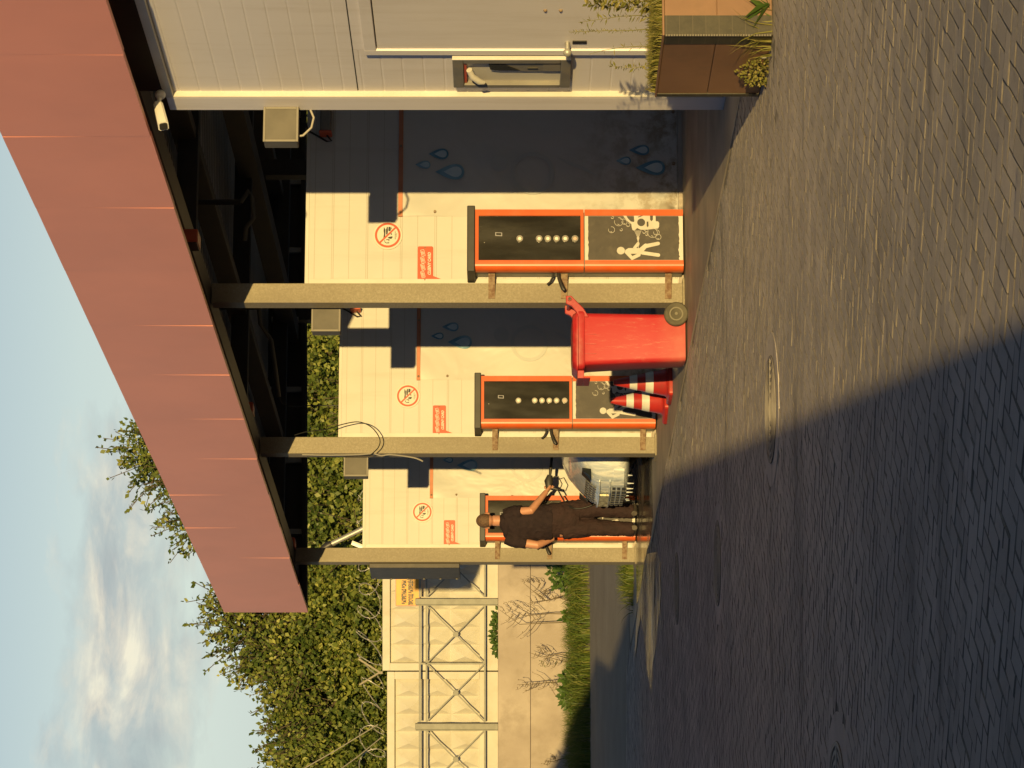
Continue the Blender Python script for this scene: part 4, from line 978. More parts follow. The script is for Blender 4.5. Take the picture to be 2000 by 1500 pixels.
# ------------------------------------------------------------------ car under foam
cf=P(2)+Fd*2.23+Wd*.16
ca=R(15); cx_=Vector((math.cos(ca),math.sin(ca),0)); cy_=Vector((-math.sin(ca),math.cos(ca),0))   # length backwards, lateral
car=thing('car',V(cf.x,cf.y,0)+cx_*2.0,'hatchback car covered in white wash foam, nose out of the last bay','car')
def CB(): return MB(-cx_*2.0,cx_,cy_)
st=[(0,.30,.50,.25),(.03,.48,.545,.22),(.08,.62,.60,.20),(.15,.70,.665,.19),(.24,.76,.74,.18),(.34,.79,.82,.18),(.46,.81,.875,.19),(.8,.83,.92,.20),(1.15,.84,.965,.21),(1.9,.845,.985,.2),(2.8,.845,1.0,.2),(3.5,.83,1.01,.22),(3.85,.80,.98,.25),(4.0,.74,.90,.30),(4.06,.60,.7,.38)]
def sec(s,b,zt_,zb_,n=28):
    o=[]
    for k in range(n):
        a=2*math.pi*k/n; ca_,sa_=math.cos(a),math.sin(a); ex=.45
        y=b*math.copysign(abs(ca_)**ex,ca_); zz=(zt_+zb_)/2+(zt_-zb_)/2*math.copysign(abs(sa_)**ex,sa_)
        o.append((s,y,zz))
    return o
mb=CB(); mb.loft([sec(*q) for q in st]); mb.build('body',M['foam'],car,smooth=50)
gh=[(1.05,.62,.93),(1.35,.64,1.16),(1.75,.64,1.36),(2.2,.645,1.43),(2.9,.64,1.42),(3.4,.62,1.34),(3.8,.60,1.12),(3.95,.58,.95)]
mb=CB(); mb.loft([sec(s,b+.06,z,.90) for s,b,z in gh]); cab=mb.build('cabin',M['foam'],car,smooth=50)
mb=CB()
for y_ in (-1,1): 
    for pts in (((1.45,.99),(1.9,1.30),(2.35,1.35),(2.4,.99)),((2.5,.99),(2.47,1.35),(3.2,1.30),(3.5,1.02))):
        mb.prism(pts,y_*.705,y_*.715)
mb.build('side_window',M['glass'],car)
def wheel(s,y_):
    mb=CB(); mb.lathe([(.12,0),(.28,0),(.30,.02),(.30,.17),(.28,.19),(.12,.19)],28,(s,y_,.30),(1,0,0),(0,0,1),(0,1,0)); wo=mb.build('wheel',M['tyre'],car,smooth=35)
    mb=CB(); mb.lathe([(.02,-.004),(.19,-.004),(.20,.01),(.20,.18),(.19,.194),(.02,.194)],24,(s,y_,.30),(1,0,0),(0,0,1),(0,1,0)); mb.build('rim',M['galv'],wo,smooth=35)
for s in (.78,3.2):
    for y_ in (-.855,.665): wheel(s,y_)
def nose(l,z):
    # distance of the bumper surface behind the nose tip at lateral l, height z
    b=abs(l); sb=[(q[1],q[0]) for q in st[:7]]; s=0
    if b>sb[0][0]:
        for (b0,s0),(b1,s1) in zip(sb,sb[1:]):
            if b0<=b<=b1: s=s0+(s1-s0)*(b-b0)/(b1-b0); break
        else: s=.46
    zt_=[(q[2],q[0]) for q in st[:7]]
    sz=0
    if z>zt_[0][0]:
        for (z0,s0),(z1,s1) in zip(zt_,zt_[1:]):
            if z0<=z<=z1: sz=s0+(s1-s0)*(z-z0)/(z1-z0); break
    return max(s,sz*.9)
def strip(mb,l0,l1,z0,z1,out,n=6):
    vs=[]
    for k in range(n+1):
        l=l0+(l1-l0)*k/n
        for z in (z0,z1): vs.append((nose(l,z)-out,l,z))
        for z in (z0,z1): vs.append((nose(l,z)-out+.02,l,z))
    fs=[]
    for k in range(n):
        a=4*k;b=4*k+4; fs += [(a,b,b+1,a+1),(a+1,b+1,b+3,a+3),(a+2,a+3,b+3,b+2),(a,a+2,b+2,b)]
    mb.add(vs,fs+[(0,1,3,2),(4*n,4*n+2,4*n+3,4*n+1)])
# dark grille openings between foamy bars
for z0 in (.545,.582,.619):
    for k in range(7): l=-.38+k*.105; mb=CB(); strip(mb,l,l+.056,z0,z0+.026,.015,2); mb.build('grille_opening',M['dark_grille'],car)
for z0 in (.235,.285,.335):
    for k in range(8): l=-.45+k*.112; mb=CB(); strip(mb,l,l+.064,z0,z0+.033,.013,2); mb.build('grille_opening',M['dark_grille'],car)
mb=CB(); strip(mb,-.60,.60,.39,.405,.03,12); strip(mb,-.60,.60,.50,.512,.03,12); mb.build('bumper_ridge',M['foam'],car,smooth=40)
mb=CB(); strip(mb,-.26,.26,.400,.495,.034,4); pl_=mb.build('number_plate',M['plate'],car)
for s_ in (-1,1):
    mb=CB(); strip(mb,s_*.46,s_*.70,.60,.69,.012,4); mb.build('headlight',M['glass'],car)
mb=CB(); strip(mb,-.70,-.40,.25,.36,.010,3); mb.build('fog_recess',M['foam'],car)
# foam drips along the lower edge
for k in range(7):
    l=-.58+k*.17; sx_=nose(l,.22); mb=CB(); mb.tube([(sx_+.05,l,.21),(sx_+.05,l,.21-random.uniform(.02,.07))],[.010,.003],6); mb.build('foam_drip',M['foam'],car)

# ------------------------------------------------------------------ person
pd=29.72; PS=FPX/pd
PO=Vector(((750-1017)/PS,pd,.012))
per=thing('person',PO,'man in black t-shirt seen from behind, holding a spray gun at the last terminal','person')
def px(v,y,dep=0.0): return ((1017-y)/PS, dep, H+(1000-v)/PS-.012)
def remesh(mb, name, m, parent, vox=.007, it=6, disp=None):
    o=mb.build('tmp',m); r_=o.modifiers.new('r','REMESH'); r_.mode='VOXEL'; r_.voxel_size=vox; r_.use_smooth_shade=True
    s=o.modifiers.new('s','SMOOTH'); s.factor=.5; s.iterations=it
    dg=bpy.context.evaluated_depsgraph_get(); me=bpy.data.meshes.new_from_object(o.evaluated_get(dg)); me.name=name
    old=o.data; bpy.data.objects.remove(o); bpy.data.meshes.remove(old)
    if disp:
        for v in me.vertices: v.co += disp(v.co,v.normal)
    me.materials.clear(); me.materials.append(m); me.polygons.foreach_set('use_smooth',[True]*len(me.polygons))
    n=bpy.data.objects.new(name,me); COL.objects.link(n); n.parent=parent; return n
def ell(c,rx,ry,n=20,tw=0):
    o=[]
    for k in range(n):
        a=2*math.pi*k/n; x,y=rx*math.cos(a),ry*math.sin(a); o.append((c[0]+x*math.cos(tw)-y*math.sin(tw),c[1]+x*math.sin(tw)+y*math.cos(tw),c[2])) 
    return o
SR=Vector((.085,-.025,1.462)); ER=Vector(px(1037,996,-.115)); WR=Vector(px(1067,961,.06)); HR=Vector(px(1076,951,.11))
SL=Vector((-.215,-.025,1.455)); EL=Vector(px(1049,1064,-.06)); WL=Vector(px(1080,1053,.10)); HL=Vector((-.13,.20,.93))
hipR=Vector((.10,.0,.88)); hipL=Vector((-.10,.0,.88)); knR=Vector((.135,.0,.47)); knL=Vector((-.075,.0,.47)); anR=Vector((.105,.0,.075)); anL=Vector((-.09,.0,.075))
def limb(mb,pts,rs,seg=16,sub=5):
    P_=[Vector(p) for p in pts]; out=[];rr=[]
    for k in range(len(P_)-1):
        for s in range(sub):
            t_=s/sub; out.append(P_[k].lerp(P_[k+1],t_)); rr.append(rs[k]+(rs[k+1]-rs[k])*t_)
    out.append(P_[-1]); rr.append(rs[-1]); mb.tube(out,rr,seg)
TW=R(-14)
torso=[(.78,.0,.165,.11),(.90,.0,.175,.12),(1.0,-.015,.165,.115),(1.12,-.035,.165,.11),(1.28,-.05,.18,.115),(1.40,-.058,.185,.105),(1.47,-.05,.15,.085),(1.51,-.03,.09,.07)]
b=MB()
b.loft([ell((cx,0.01,z),rx,ry,24,TW) for z,cx,rx,ry in torso])
limb(b,[(-.02,.01,1.46),(-.0,.005,1.54),(0,.015,1.62)],[.07,.062,.06])
b.sphere((0,.0,1.705),(.076,.095,.098),20,14); b.sphere((0,.055,1.655),(.056,.055,.065),14,10)     # skull, jaw
b.sphere((0,.11,1.675),(.013,.02,.022),8,6)                                                         # nose
for s in (-1,1):
    b.sphere((s*.083,.012,1.685),(.011,.026,.034),10,8)                                             # ears
    b.sphere((s*.03,.092,1.71),(.012,.008,.008),8,6)                                                # eye
b.sphere((0,.105,1.632),(.024,.01,.007),8,6)                                                        # mouth
limb(b,[SR,ER,WR],[.056,.046,.030]); limb(b,[SL,EL,WL],[.056,.047,.030])
for W_,H_,s in ((WR,HR,1),(WL,HL,-1)):
    d=(H_-W_).normalized(); up=Vector((0,0,1)) if s>0 else Vector((-.3,0,1)); side=d.cross(up).normalized(); nn=side.cross(d)
    palm=W_+d*.05
    b.tube([W_-d*.02,W_+d*.03,W_+d*.085],[(.028,.022),(.036,.020),(.040,.017)],14)
    for k in range(4):
        off=nn*((k-1.5)*.019); L_=(.066,.074,.070,.056)[k]; r0=W_+d*.08+off
        cur=-side if s>0 else side
        b.tube([r0,r0+d*(L_*.42),r0+d*(L_*.62)+cur*(L_*.34),r0+d*(L_*.50)+cur*(L_*.68)],[.0098,.0092,.0085,.0072],8)
    th=W_+d*.03+nn*.034; b.tube([th,th+nn*.022+d*.025,th+nn*.018+d*.052-side*s*.018],[.012,.0105,.008],8)
for h_,k_,a_ in ((hipR,knR,anR),(hipL,knL,anL)): limb(b,[h_,k_,a_],[.085,.056,.04])
body=remesh(b,'body',M['skin'],per,.0062,5)
# hair cap
hb=MB(); hb.sphere((0,-.004,1.712),(.080,.099,.098),24,18)
ho=hb.build('tmp',M['hair']); 
bm=bmesh.new(); bm.from_mesh(ho.data)
bmesh.ops.delete(bm,geom=[v for v in bm.verts if (v.co.z<1.655 or (v.co.y>.05 and v.co.z<1.745) or (v.co.y>.0 and v.co.z<1.70))],context='VERTS')
bm.to_mesh(ho.data); bm.free(); ho.name='hair'; ho.data.name='hair'; ho.parent=per; ho.data.polygons.foreach_set('use_smooth',[True]*len(ho.data.polygons))
# t-shirt
s=MB()
sh=[(.955,-.005,.205,.150),(1.0,-.015,.205,.148),(1.10,-.03,.203,.142),(1.25,-.045,.208,.142),(1.36,-.055,.212,.134),(1.43,-.055,.195,.115),(1.49,-.045,.145,.095),(1.53,-.02,.085,.078),(1.545,-.012,.073,.07)]
s.loft([ell((cx,0.008,z),rx,ry,28,TW) for z,cx,rx,ry in sh])
dR=(ER-SR).normalized(); dL=(EL-SL).normalized()
limb(s,[SR-dR*.0+V(-.03,0,.02),SR+dR*.09,SR+dR*.175],[.080,.082,.076]); limb(s,[SL+V(.03,0,.015),SL+dL*.10,SL+dL*.215],[.078,.074,.068])
def wrinkle(co,n):
    k=noise.noise((co.x*8+co.z*5,co.y*6,co.z*6-co.x*5+3)); k2=1-abs(noise.noise((co.x*11-co.z*8,co.y*9,co.z*9+co.x*9))); return n*(.008*k+.012*(k2*k2-.5))
remesh(s,'tshirt',M['shirt'],per,.0085,5,wrinkle)
# trousers
q=MB()
q.loft([ell((cx,.005,z),rx,ry,24,TW) for z,cx,rx,ry in ((.66,.02,.16,.10),(.74,.02,.195,.135),(.84,.012,.205,.15),(.93,.005,.198,.148),(1.0,-.005,.19,.138))])
limb(q,[hipR+V(.005,0,-.04),V(.135,.0,.62),knR+V(.005,-.005,0),V(.118,0,.25),V(.107,.0,.09),V(.106,.005,.055)],[.112,.108,.098,.086,.082,.074],18)
limb(q,[hipL+V(0,0,-.04),V(-.075,.0,.62),knL,V(-.085,0,.25),V(-.092,0,.09),V(-.092,.005,.055)],[.110,.106,.094,.084,.080,.072],18)
def wr2(co,n):
    low=max(0,1-co.z/.3); k=noise.noise((co.x*8,co.y*8,co.z*9)); k2=1-abs(noise.noise((co.x*9+co.z*4,co.y*9,co.z*15+9))); return n*((.008+.005*low)*k+.010*(k2*k2-.5))
remesh(q,'trousers',M['trousers'],per,.0085,4,wr2)
for a_,rz_ in ((anR,-18),(anL,14)):
    e=MB(); c,si=math.cos(R(rz_)),math.sin(R(rz_)); fx=Vector((-si,c,0)); 
    e.tube([a_+V(0,0,.03),a_+V(0,0,-.01)],[.045,.05],14)
    pts=[a_-fx*.075+V(0,0,-.030),a_-fx*.03+V(0,0,-.025),a_+fx*.06+V(0,0,-.032),a_+fx*.14+V(0,0,-.040),a_+fx*.185+V(0,0,-.046)]
    e.tube(pts,[(.030,.036),(.040,.044),(.046,.038),(.044,.030),(.026,.020)],14)
    remesh(e,'shoe',M['shoe'],per,.006,3)
# spray gun and hose (held, so a thing of its own)
g0=PO+HR
sg=thing('spray_gun',g0,'black pressure washer gun and lance held out to the right by the man','spray gun')
gx=Vector((1,.25,-.10)).normalized()
mb=MB(); mb.tube([-gx*.02+V(0,0,.02),gx*.06+V(0,0,.03),gx*.13+V(0,0,.02)],[(.02,.03),(.03,.05),(.018,.03)],12); mb.build('body',M['black'],sg,smooth=40)
mb=MB(); mb.tube([V(-.01,0,.02),V(-.02,.0,-.03),V(-.035,0,-.085)],[.017,.018,.016],10); mb.build('grip',M['black'],sg,smooth=40)
mb=MB(); mb.tube([gx*.10+V(0,0,-.01),gx*.12+V(0,0,-.07),gx*.03+V(0,0,-.125),V(-.035,0,-.10)],.006,8); mb.build('trigger_guard',M['black'],sg,smooth=40)
mb=MB(); mb.tube([gx*.12+V(0,0,.02),gx*.2+V(0,0,.02),gx*.3+V(0,0,.02),gx*.42+V(0,0,.02),gx*.55+V(0,0,.02),gx*.95+V(0,0,.02)],[.014,.02,.015,.021,.014,.012],10); mb.build('lance',M['black'],sg,smooth=40)
hp=[px(1090,957,.10),px(1098,972,.05),px(1106,984,-.06),px(1118,991,-.14),px(1130,992,-.16),px(1145,989,-.17),px(1160,983,-.16),px(1172,974,-.10),px(1186,961,.05),px(1200,950,.25),px(1226,935,.5),px(1243,915,.8),px(1243,880,1.2)]
hp=[Vector(p)+PO-g0 for p in hp]; out=[]
for k in range(len(hp)-1):
    p0=hp[max(k-1,0)];p1=hp[k];p2=hp[k+1];p3=hp[min(k+2,len(hp)-1)]
    for s in range(5):
        u=s/5; out.append(.5*((2*p1)+(p2-p0)*u+(2*p0-5*p1+4*p2-p3)*u*u+(3*p1-p0-3*p2+p3)*u**3))
out.append(hp[-1]); mb=MB(); mb.tube(out,.0085,8); mb.build('hose',M['cable'],sg,smooth=60)

# ------------------------------------------------------------------ back wall, fence, railing
FY=46.0
zb=at(973,1300,FY).z
t=thing('retaining_wall',(-3,FY-.35,0),'long pale concrete base wall under the white fence','wall')
mb=MB(); mb.box(-40,30,0,1.3,-.3,1.10); mb.build('lower_course',M['concrete'],t,bevel=.01)
mb=MB(); mb.box(-40,30,.012,1.3,1.105,zb); mb.build('upper_course',M['concrete'],t,bevel=.01)
def fence_panel(x0,x1,ztop,label):
    t=thing('fence_panel',((x0+x1)/2,FY,zb),label,'fence','whitewashed concrete fence panels'); hw=(x1-x0)/2; h=ztop-zb
    mb=MB(); e=.13
    mb.box(-hw+.01,hw-.01,.0,.14,0.002,.32); mb.box(-hw+.01,hw-.01,.0,.14,h-e,h); mb.box(-hw+.01,-hw+.01+e,0,.14,.32,h-e); mb.box(hw-.01-e,hw-.01,0,.14,.32,h-e); mb.build('rim',M['fence'],t,bevel=.008)
    ix0,ix1,iz0,iz1=-hw+.01+e,hw-.01-e,.32,h-e
    nx=max(1,round((ix1-ix0)/.31)); nzc=max(1,round((iz1-iz0)/.46)); mb=MB(); dx=(ix1-ix0)/nx; dz=(iz1-iz0)/nzc
    for i in range(nx):
        for j in range(nzc):
            a0,a1=ix0+i*dx,ix0+(i+1)*dx; c0,c1=iz0+j*dz,iz0+(j+1)*dz; am,cm=(a0+a1)/2,(c0+c1)/2
            hh=.12
            mb.add([(a0,.12,c0),(a1,.12,c0),(a1,.12,c1),(a0,.12,c1),(am-.04,.12-hh,cm)],[(0,1,4),(1,2,4),(2,3,4),(3,0,4)])
    mb.add([(ix0,.121,iz0),(ix1,.121,iz0),(ix1,.121,iz1),(ix0,.121,iz1)],[(0,1,2,3)])
    mb.build('diamond_relief',M['fence'],t,normals=False)
xs=at(0,1311,FY).x; z1=at(747,1200,FY).z; z2=at(756,1400,FY).z
fence_panel(xs,xs+3.95,z1,'white diamond pattern fence panel with the yellow warning sign')
fence_panel(xs-3.95,xs,z2,'white diamond pattern fence panel left of the joint, slightly lower')
fence_panel(xs+3.95,xs+7.9,z1,'white fence panel hidden behind the wash bays')
# railing
rl=thing('guard_railing',at(973,1300,FY-.22),'grey green steel railing with crossed braces in front of the fence','railing'); ro=Vector(rl.location)
def ra(x,y): return at(x,y,FY-.22)-ro
pys=(931,1174,1418,1662)
for y in pys:
    p0=ra(973,y); p1=ra(811,y); mb=MB(); mb.box(p0.x-.055,p0.x+.045,-.05,.06,p0.z+.003,p1.z); mb.box(p0.x-.075,p0.x-.055,-.052,.02,p0.z+.003,p1.z-.01); mb.build('post',M['rail'],rl,bevel=.005)
for k in range(3):
    ya,yb=pys[k]+8,pys[k+1]-8; ym=(ya+yb)/2
    for x,th in ((820,.035),(833,.03),(947,.03)):
        mb=MB(); mb.bar(ra(x,ya),ra(x,yb),th); mb.build('rail',M['rail'],rl)
    mb=MB(); mb.bar(ra(820,ym),ra(947,ym),.03); mb.build('mid_post',M['rail'],rl)
    for (a,b_) in ((ya,ym),(ym,yb)):
        mb=MB(); mb.bar(ra(833,a)+V(0,-.012,0),ra(947,b_)+V(0,-.012,0),.024,.02); mb.bar(ra(947,a)+V(0,.012,0),ra(833,b_)+V(0,.012,0),.024,.02)
        c=ra(890,(a+b_)/2); mb.tube([c+V(0,-.03,0),c+V(0,.03,0)],.05,8); mb.build('cross_brace',M['rail'],rl)
# yellow sign on the fence
p=at(796,1156.5,FY-.02); ws=thing('warning_sign',p,'yellow restricted zone sign with dark lettering on the white fence','sign')
hw,hh=.235,.205
mb=MB(); mb.box(-hw,hw,-.01,.01,-hh,hh); mb.build('plate',M['signyellow'],ws,bevel=.003)
mb=MB()
for bx in ((-hw-.003,hw+.003,hh-.009,hh+.003),(-hw-.003,hw+.003,-hh-.003,-hh+.009),(-hw-.003,-hw+.009,-hh+.009,hh-.009),(hw-.009,hw+.003,-hh+.009,hh-.009)): mb.box(bx[0],bx[1],-.014,-.0102,bx[2],bx[3])
mb.build('border',M['signred'],ws)
mb=MB(); add_text(mb,'ЗАПРЕТНАЯ ЗОНА!',0,.055,-.0105,.098,.45,bold=.0075); add_text(mb,'ПРОХОД ЗАПРЕЩЁН',0,-.062,-.0105,.098,.445,bold=.0075); mb.build('lettering',M['ink'],ws)
# razor wire on brackets
rw=thing('razor_wire',V(xs,FY+.07,z1),'coiled razor wire on y shaped brackets along the top of the fence','razor wire')
mb=MB(); pts=[]; L0,L1=-3.9,7.8; turns=int((L1-L0)/.42)
for k in range(turns*18+1):
    a=2*math.pi*k/18; x=L0+(L1-L0)*k/(turns*18); rr_=.24+.03*math.sin(x*3.1); pts.append((x+.18*math.sin(a*1.0+x),.10*math.cos(a)*1.6,.23+rr_*math.sin(a)*.85-.05*(x<0)))
mb.tube(pts,.009,4); mb.build('coil',M['galv'],rw)
mb=MB()
for k in range(0,len(pts),3):
    p=Vector(pts[k]); mb.bar(p-V(.02,0,.02),p+V(.02,0,.02),.010,.004); 
mb.build('barb',M['galv'],rw)
for x_ in (0,3.95):
    mb=MB(); mb.bar((x_-.03,0,.0),(x_-.03,0,.08),.045); mb.bar((x_-.03,0,.05),(x_-.24,-.05,.40),.045,.03); mb.bar((x_-.03,0,.05),(x_+.20,.05,.42),.045,.03); mb.build('bracket',M['post'],rw)
# lamp arm and cabinet behind the far wall
b=at(760,1022,FY-.3); lp=thing('street_lamp',V(b.x,b.y,zb),'grey tube street lamp with dark head rising behind the far wall','street lamp')
o_=Vector(lp.location)
a1=at(712,1031,FY-.3)-o_; a2=at(640,1066,FY-.3)-o_; a3=at(648,1062,FY-.3)-o_; a4=at(627,1073,FY-.3)-o_
mb=MB(); mb.tube([V(a1.x+.0,0,0),a1-V(0,0,.3),a1,a3],.045,12); mb.build('pole',M['galv'],lp,smooth=40)
mb=MB(); mb.tube([a3,a2,a4],[.06,.075,.04],12); mb.build('head',M['black'],lp,smooth=40)
b=at(703,1063,FY-.3); o_=thing('bracket_lamp',V(b.x,b.y,b.z),'white slatted lamp box tilted on top of the fence beside the end post','lamp')
mb=MB()
for k in range(3): mb.bar((-.10+k*.01,-.05+k*.04,-.16),( .02+k*.01,-.05+k*.04,.14),.05,.05)
mb.build('slat',M['camwhite'],o_,bevel=.005)
mb=MB(); mb.bar((-.05,0,-.5),(-.05,0,-.05),.03); mb.build('arm',M['galv'],o_)

# masts and wires at the left edge
for y,x,d,lb in ((1498,275,80,'taller thin dark mast at the picture edge in the sky'),(1490,533,80,'shorter thin dark mast tip above the trees at the picture edge')):
    p=at(x,y,d); mb=MB(); L=.9 if x>400 else .5; mb.tube([V(0,0,-10),V(0,0,0),V(0,0,L*0+.02)],[.05,.045,.03],8)
    p0=at(x,1510,d)
    mb2=MB(); mb2.tube([V(0,0,-p.z),V(0,0,.0)],.05,8); q=at(x,y-(18 if x>400 else 8),d)-p; mb2.tube([V(-.6,0,0),V(q.x,0,0)],.045,8)
    tag(mb2.build('mast',M['dark_steel'],loc=V(p.x-.6,p.y,p.z),smooth=40),lb,'mast','thin masts beyond the trees')
for (a,b_,lb) in (((560,1520),(738,1415),'upper overhead wire sloping across the trees at the picture edge'),((640,1520),(745,1440),'lower overhead wire sloping across the trees at the picture edge')):
    p=at(a[0],a[1],44.6); q=at(b_[0],b_[1],45.9); d=(p-q); mb=MB(); mb.tube([V(0,0,0),d*.5-V(0,0,.03),d*1.0,d*2.0],.010,6); tag(mb.build('overhead_wire',M['cableg'],loc=q),lb,'wire','overhead wires by the fence')

# ------------------------------------------------------------------ verge: grass and weeds
sp=[]
for k in range(22000):
    x=random.uniform(-9,1.5); y=random.uniform(42.2,45.6); 
    edge=42.9+.32*(x+3.3)*.5 if x<-3.3 else 43.0
    if y<edge+.15*noise.noise((x*2,0,0)): continue
    sp.append((x,y,ground_z(x,y)-.02))
o=blades('verge_grass',sp,.15,.55,.015,M['grass'],.8); tag(o,'strip of long green grass in front of the pale concrete wall','grass',kind='stuff')
# mound of soil under the grass
mb=MB(); vs=[];fs=[]
xs_=[-40]+[-12+i*1.0 for i in range(20)]+[30]
for i,x in enumerate(xs_):
    for j,(y,z) in enumerate(((42.95,.15),(43.4,.26),(44.4,.32),(45.7,.34))): vs.append((x,y+.12*noise.noise((x,j,0)),z))
for i in range(len(xs_)-1):
    for j in range(3): a=i*4+j; fs.append((a,a+4,a+5,a+1))
tag(mb.add(vs,fs).build('verge_soil',M['soil'] if 'soil' in M else M['bed'],normals=False,smooth=60),kind='structure')
sp=[(random.gauss(0,.16),random.gauss(0,.12),0) for _ in range(420)]
p=gp(1238,1128); o=blades('grass_tuft',sp,.10,.26,.012,M['grass'],.9,V(p.x,p.y+.15,0)); tag(o,'lone green grass tuft at the foot of the end post','grass',kind='stuff')
def stalk(x,y,h,label,dry):
    t=thing('weed_stalk',V(x,y,.28),label,'weed','dry weed stalks in front of the concrete wall'); mb=MB(); main=[V(0,0,0),V(random.gauss(0,.04),0,h*.4),V(random.gauss(0,.07),0,h*.75),V(random.gauss(0,.10),0,h)]
    mb.tube(main,[.010,.008,.006,.003],5); vs=[];fs=[]
    for k in range(8):
        tt=random.uniform(.15,.97); p=main[1].lerp(main[3],tt); L=h*random.uniform(.12,.32)*(1.1-tt*.6); a=random.choice((-1,1)); q=p+V(a*L*random.uniform(.4,.9),random.gauss(0,.05),L*.8); mid=p.lerp(q,.55)+V(a*.02,0,-.02)
        mb.tube([p,mid,q],[.005,.004,.002],4)
        for j in range(3): pp=p.lerp(q,random.random()); leafquad(vs,fs,pp,V(random.gauss(0,1),random.gauss(0,1),random.gauss(.3,1)),V(random.gauss(0,1),-1,random.gauss(0,1)),.032,.014)
    mb.build('stem',M['stem'],t); me=bpy.data.meshes.new('leaves'); me.from_pydata(vs,[],fs); me.materials.append(M['stem'] if dry else M['grass']); o=bpy.data.objects.new('leaves',me); COL.objects.link(o); o.parent=t
def stx(y): return (750-y)/FPX*44.6
for y,h,lb,dry in ((1145,.95,'branching dark weed stalk just left of the end post',1),(1166,.75,'short feathery weed stalk below the yellow sign',1),(1182,.85,'feathery weed stalk with side shoots near the railing post',1),(1200,1.25,'tallest dry weed stalk reaching up to the wall joint',1),(1215,1.35,'slim bare weed stalk beside the tallest one',1),
    (1290,.85,'bushy dark flowering weed stalk in the middle of the wall',1),(1297,.7,'small leafy weed stalk next to the bushy one',0),(1338,1.05,'bare forked weed stalk at the edge of the sunlight',1),(1345,.55,'low weed stalk under the forked one',0),(1480,.6,'shaded weed stalk at the picture edge',1)):
    stalk(stx(y),44.6+random.uniform(-.3,.3),h,lb,dry)
def bush(x,y,z,r,label,n,m,nm='shrub',L=.11):
    t=thing(nm,V(x,y,z),label,'shrub','low shrubs on the verge'); vs=[];fs=[]
    for k in range(n):
        d=Vector((random.gauss(0,1),random.gauss(0,1),abs(random.gauss(0,.8)))).normalized(); rr_=random.random()**.4; p=Vector((d.x*r[0],d.y*r[1],d.z*r[2]))*rr_
        leafquad(vs,fs,p,d+Vector((random.gauss(0,.6),random.gauss(0,.6),random.gauss(0,.6))),Vector((random.gauss(0,.5),-1,random.gauss(.4,.5))),L*random.uniform(.7,1.3),L*.65)
    me=bpy.data.meshes.new('leaves'); me.from_pydata(vs,[],fs); me.materials.append(m); o=bpy.data.objects.new('leaves',me); COL.objects.link(o); o.parent=t
    mb=MB(); mb.tube([V(0,0,-.05),V(.02,0,r[2]*.5)],.02,6); mb.build('stem',M['stem'],t); return t
bush(stx(1120),44.3,.32,(.32,.3,.50),'leafy green shrub at the foot of the wall beside the end post',300,M['broadleaf'])
bush(stx(1200),44.2,.32,(.20,.2,.26),'low round leafy shrub below the tallest weed stalk',110,M['broadleaf'])
bush(stx(1322),44.2,.32,(.27,.25,.30),'dark green broad leaved shrub near the edge of the shade',170,M['broadleaf'])
bush(stx(1352),44.1,.32,(.25,.25,.32),'small broad leaved shrub in the shade of the verge',160,M['broadleaf'])
bush(at(0,1235,FY).x,FY-.12,zb,(.46,.1,.13),'little green creeper on the ledge behind the railing',200,M['broadleaf'],'creeper',.07)

b=Kc-Wd*.05+Fd*.40
bush(b.x,b.y,0,(.07,.24,.16),'low creeping weed at the foot of the planter side',420,M['drygrass'],'creeping_weed',.022)
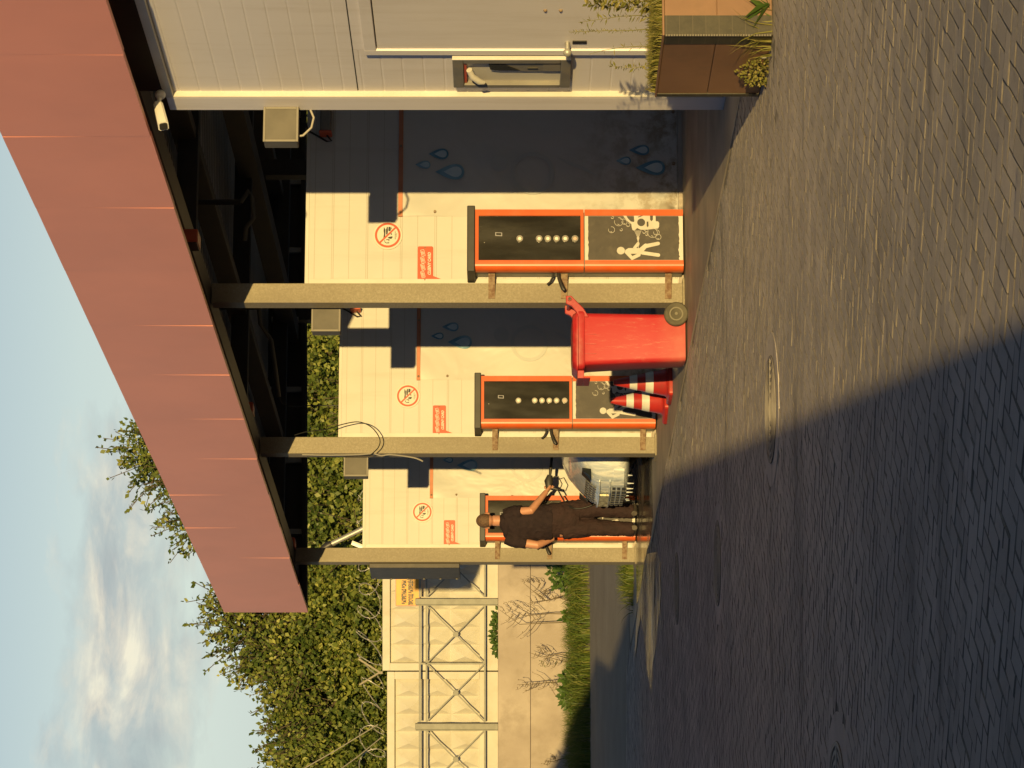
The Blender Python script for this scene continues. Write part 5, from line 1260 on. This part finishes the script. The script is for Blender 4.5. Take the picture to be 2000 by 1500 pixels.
# ------------------------------------------------------------------ trees
def make_tree(x,y,ztop,rx,ry,zlow,label,seed,shoots=900,spiky=.5):
    r=np.random.default_rng(seed); t=thing('tree',V(x,y,0),label,'tree','trees behind the white fence')
    h=ztop; mb=MB(); mb.tube([V(0,0,-.1),V(.05,0,h*.3),V(-.05,.1,h*.55),V(.05,0,h*.8)],[.17,.14,.09,.04],8)
    lobes=[]
    for k in range(16):
        a=r.uniform(0,6.28); zz=zlow+(h-zlow)*r.uniform(.08,.86); sq=math.sqrt(max(.15,1-((zz-(zlow+h)/2)/((h-zlow)/2+.6))**2)); lr=r.uniform(.5,.85)*min(rx,1.5)*.62
        c=Vector((math.cos(a)*rx*.62*sq*r.uniform(.4,1),math.sin(a)*ry*.62*sq*r.uniform(.4,1)-.25,zz)); lobes.append((c,lr)); 
        mb.tube([V(0,0,max(.3,zz-1.2)),c*.5+V(0,0,zz*.5-.15),c],[.05,.035,.015],6)
    # shoots with leaves
    ns=int(shoots*1.9); li=r.integers(0,len(lobes),ns); C=np.array([lobes[k][0][:] for k in li]); LR=np.array([lobes[k][1] for k in li])
    d=r.normal(size=(ns,3)); d[:,2]+=.25; d/=np.linalg.norm(d,axis=1)[:,None]
    st=C+d*(LR*r.uniform(.45,1.0,ns))[:,None]*np.array([1.0,1.0,1.05]); sd=d*.8+r.normal(size=(ns,3))*.35+np.array([0,-.15,.45]); sd/=np.linalg.norm(sd,axis=1)[:,None]
    SL_=r.uniform(.25,.55,ns); top=st[:,2]>zlow+(h-zlow)*.62; SL_=np.where(top,SL_*(1+spiky*r.uniform(0,1.1,ns)),SL_)
    m_=14; tt=np.tile(np.linspace(.05,1,m_),(ns,1)); base=st[:,None,:]+sd[:,None,:]*(tt*SL_[:,None])[:,:,None]+r.normal(size=(ns,m_,3))*.018
    for k in range(ns):
        if SL_[k]>.55: p_=Vector(st[k]); q_=p_+Vector(sd[k])*float(SL_[k]); mb.bar(p_-Vector(sd[k])*.3,q_,.010)
    mb.build('trunk',M['bark'],t,smooth=50)
    base=base.reshape(-1,3); n=len(base); ld=np.repeat(sd,m_,0)*.5+r.normal(size=(n,3))*.75; ld/=np.linalg.norm(ld,axis=1)[:,None]
    nv=r.normal(size=(n,3))*.55+np.array([0,-.75,.55])+np.repeat(d,m_,0)*.35; u=np.cross(ld,nv); u/=(np.linalg.norm(u,axis=1)[:,None]+1e-6)
    L=r.uniform(.065,.13,n)[:,None]; Wf=L*r.uniform(.55,.75,n)[:,None]; nn=np.cross(u,ld)
    a=base; b_=base+ld*L*.45+u*Wf*.5+nn*L*.06; c=base+ld*L; e=base+ld*L*.45-u*Wf*.5+nn*L*.06
    vs=np.stack([a,b_,c,e],1).reshape(-1,3); me=bpy.data.meshes.new('crown'); me.vertices.add(len(vs)); me.vertices.foreach_set('co',vs.ravel().astype(np.float32))
    me.loops.add(4*n); me.loops.foreach_set('vertex_index',np.arange(4*n,dtype=np.int32)); me.polygons.add(n); me.polygons.foreach_set('loop_start',np.arange(0,4*n,4,dtype=np.int32)); me.polygons.foreach_set('loop_total',np.full(n,4,dtype=np.int32)); me.update(calc_edges=True)
    me.materials.append(M['leaf'] if seed%2 else M['leafhi2'] if 'leafhi2' in M else M['leaf']); o=bpy.data.objects.new('crown',me); COL.objects.link(o); o.parent=t
    return t
M['leafhi2']=leaf_mat('tree_leaf_bright',(.065,.098,.018),(.175,.215,.04),(.38,.39,.10))
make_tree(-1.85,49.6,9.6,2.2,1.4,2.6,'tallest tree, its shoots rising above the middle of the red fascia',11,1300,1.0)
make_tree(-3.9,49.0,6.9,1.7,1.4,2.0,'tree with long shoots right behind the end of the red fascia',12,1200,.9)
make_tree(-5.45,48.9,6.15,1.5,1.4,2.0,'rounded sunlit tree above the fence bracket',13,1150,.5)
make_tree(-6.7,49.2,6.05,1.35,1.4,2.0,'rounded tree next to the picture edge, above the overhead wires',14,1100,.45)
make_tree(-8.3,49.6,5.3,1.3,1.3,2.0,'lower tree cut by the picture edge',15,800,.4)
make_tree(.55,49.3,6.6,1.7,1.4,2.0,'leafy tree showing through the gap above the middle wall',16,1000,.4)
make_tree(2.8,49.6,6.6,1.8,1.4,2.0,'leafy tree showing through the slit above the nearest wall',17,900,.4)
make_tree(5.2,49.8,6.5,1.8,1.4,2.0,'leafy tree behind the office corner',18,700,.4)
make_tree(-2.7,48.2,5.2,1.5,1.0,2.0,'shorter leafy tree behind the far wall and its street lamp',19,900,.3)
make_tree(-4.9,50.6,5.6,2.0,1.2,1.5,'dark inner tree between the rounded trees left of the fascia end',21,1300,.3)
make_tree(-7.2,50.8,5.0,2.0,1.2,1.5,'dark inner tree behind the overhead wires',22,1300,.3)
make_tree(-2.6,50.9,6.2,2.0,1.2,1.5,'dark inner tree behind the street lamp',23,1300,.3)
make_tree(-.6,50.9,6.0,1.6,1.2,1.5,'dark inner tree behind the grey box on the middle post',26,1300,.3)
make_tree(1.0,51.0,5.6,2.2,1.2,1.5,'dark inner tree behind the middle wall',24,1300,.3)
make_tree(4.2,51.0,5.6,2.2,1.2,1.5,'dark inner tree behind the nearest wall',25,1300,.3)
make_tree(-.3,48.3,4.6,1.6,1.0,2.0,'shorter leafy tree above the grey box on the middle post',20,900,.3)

# ------------------------------------------------------------------ the building across the yard whose shadow falls on the paving
S0=Vector((-.906,25.5,0)); LL=37.5; Cn=S0+Vector((SUN_AZ,-1,0))*LL; hB=LL*SLOPE; Ed=Vector((-.25,.968,0)).normalized(); Nd=Vector((-Ed.y,Ed.x,0))
bl=thing('warehouse',V(Cn.x,Cn.y,0),'low rendered warehouse across the yard casting the long shadow','building')
mb=MB((0,0,0),Ed,Nd); mb.box(0,46,0.0,9,0,hB-.12); mb.build('wall',M['block'],bl)
mb=MB((0,0,0),Ed,Nd); mb.box(-.0,46.2,-.0,9.2,hB-.118,hB); mb.build('roof',M['dark_steel'],bl)
mb=MB((0,0,0),Ed,Nd); mb.box(12.2,46.2,.002,9.2,hB+.001,hB+.50); mb.build('parapet',M['block'],bl)
for k in range(5):
    mb=MB((0,0,0),Ed,Nd); mb.box(3+k*8.5,7+k*8.5,-.04,-.002,.02,3.4); mb.build('gate',M['gatedoor'],bl,bevel=.01)
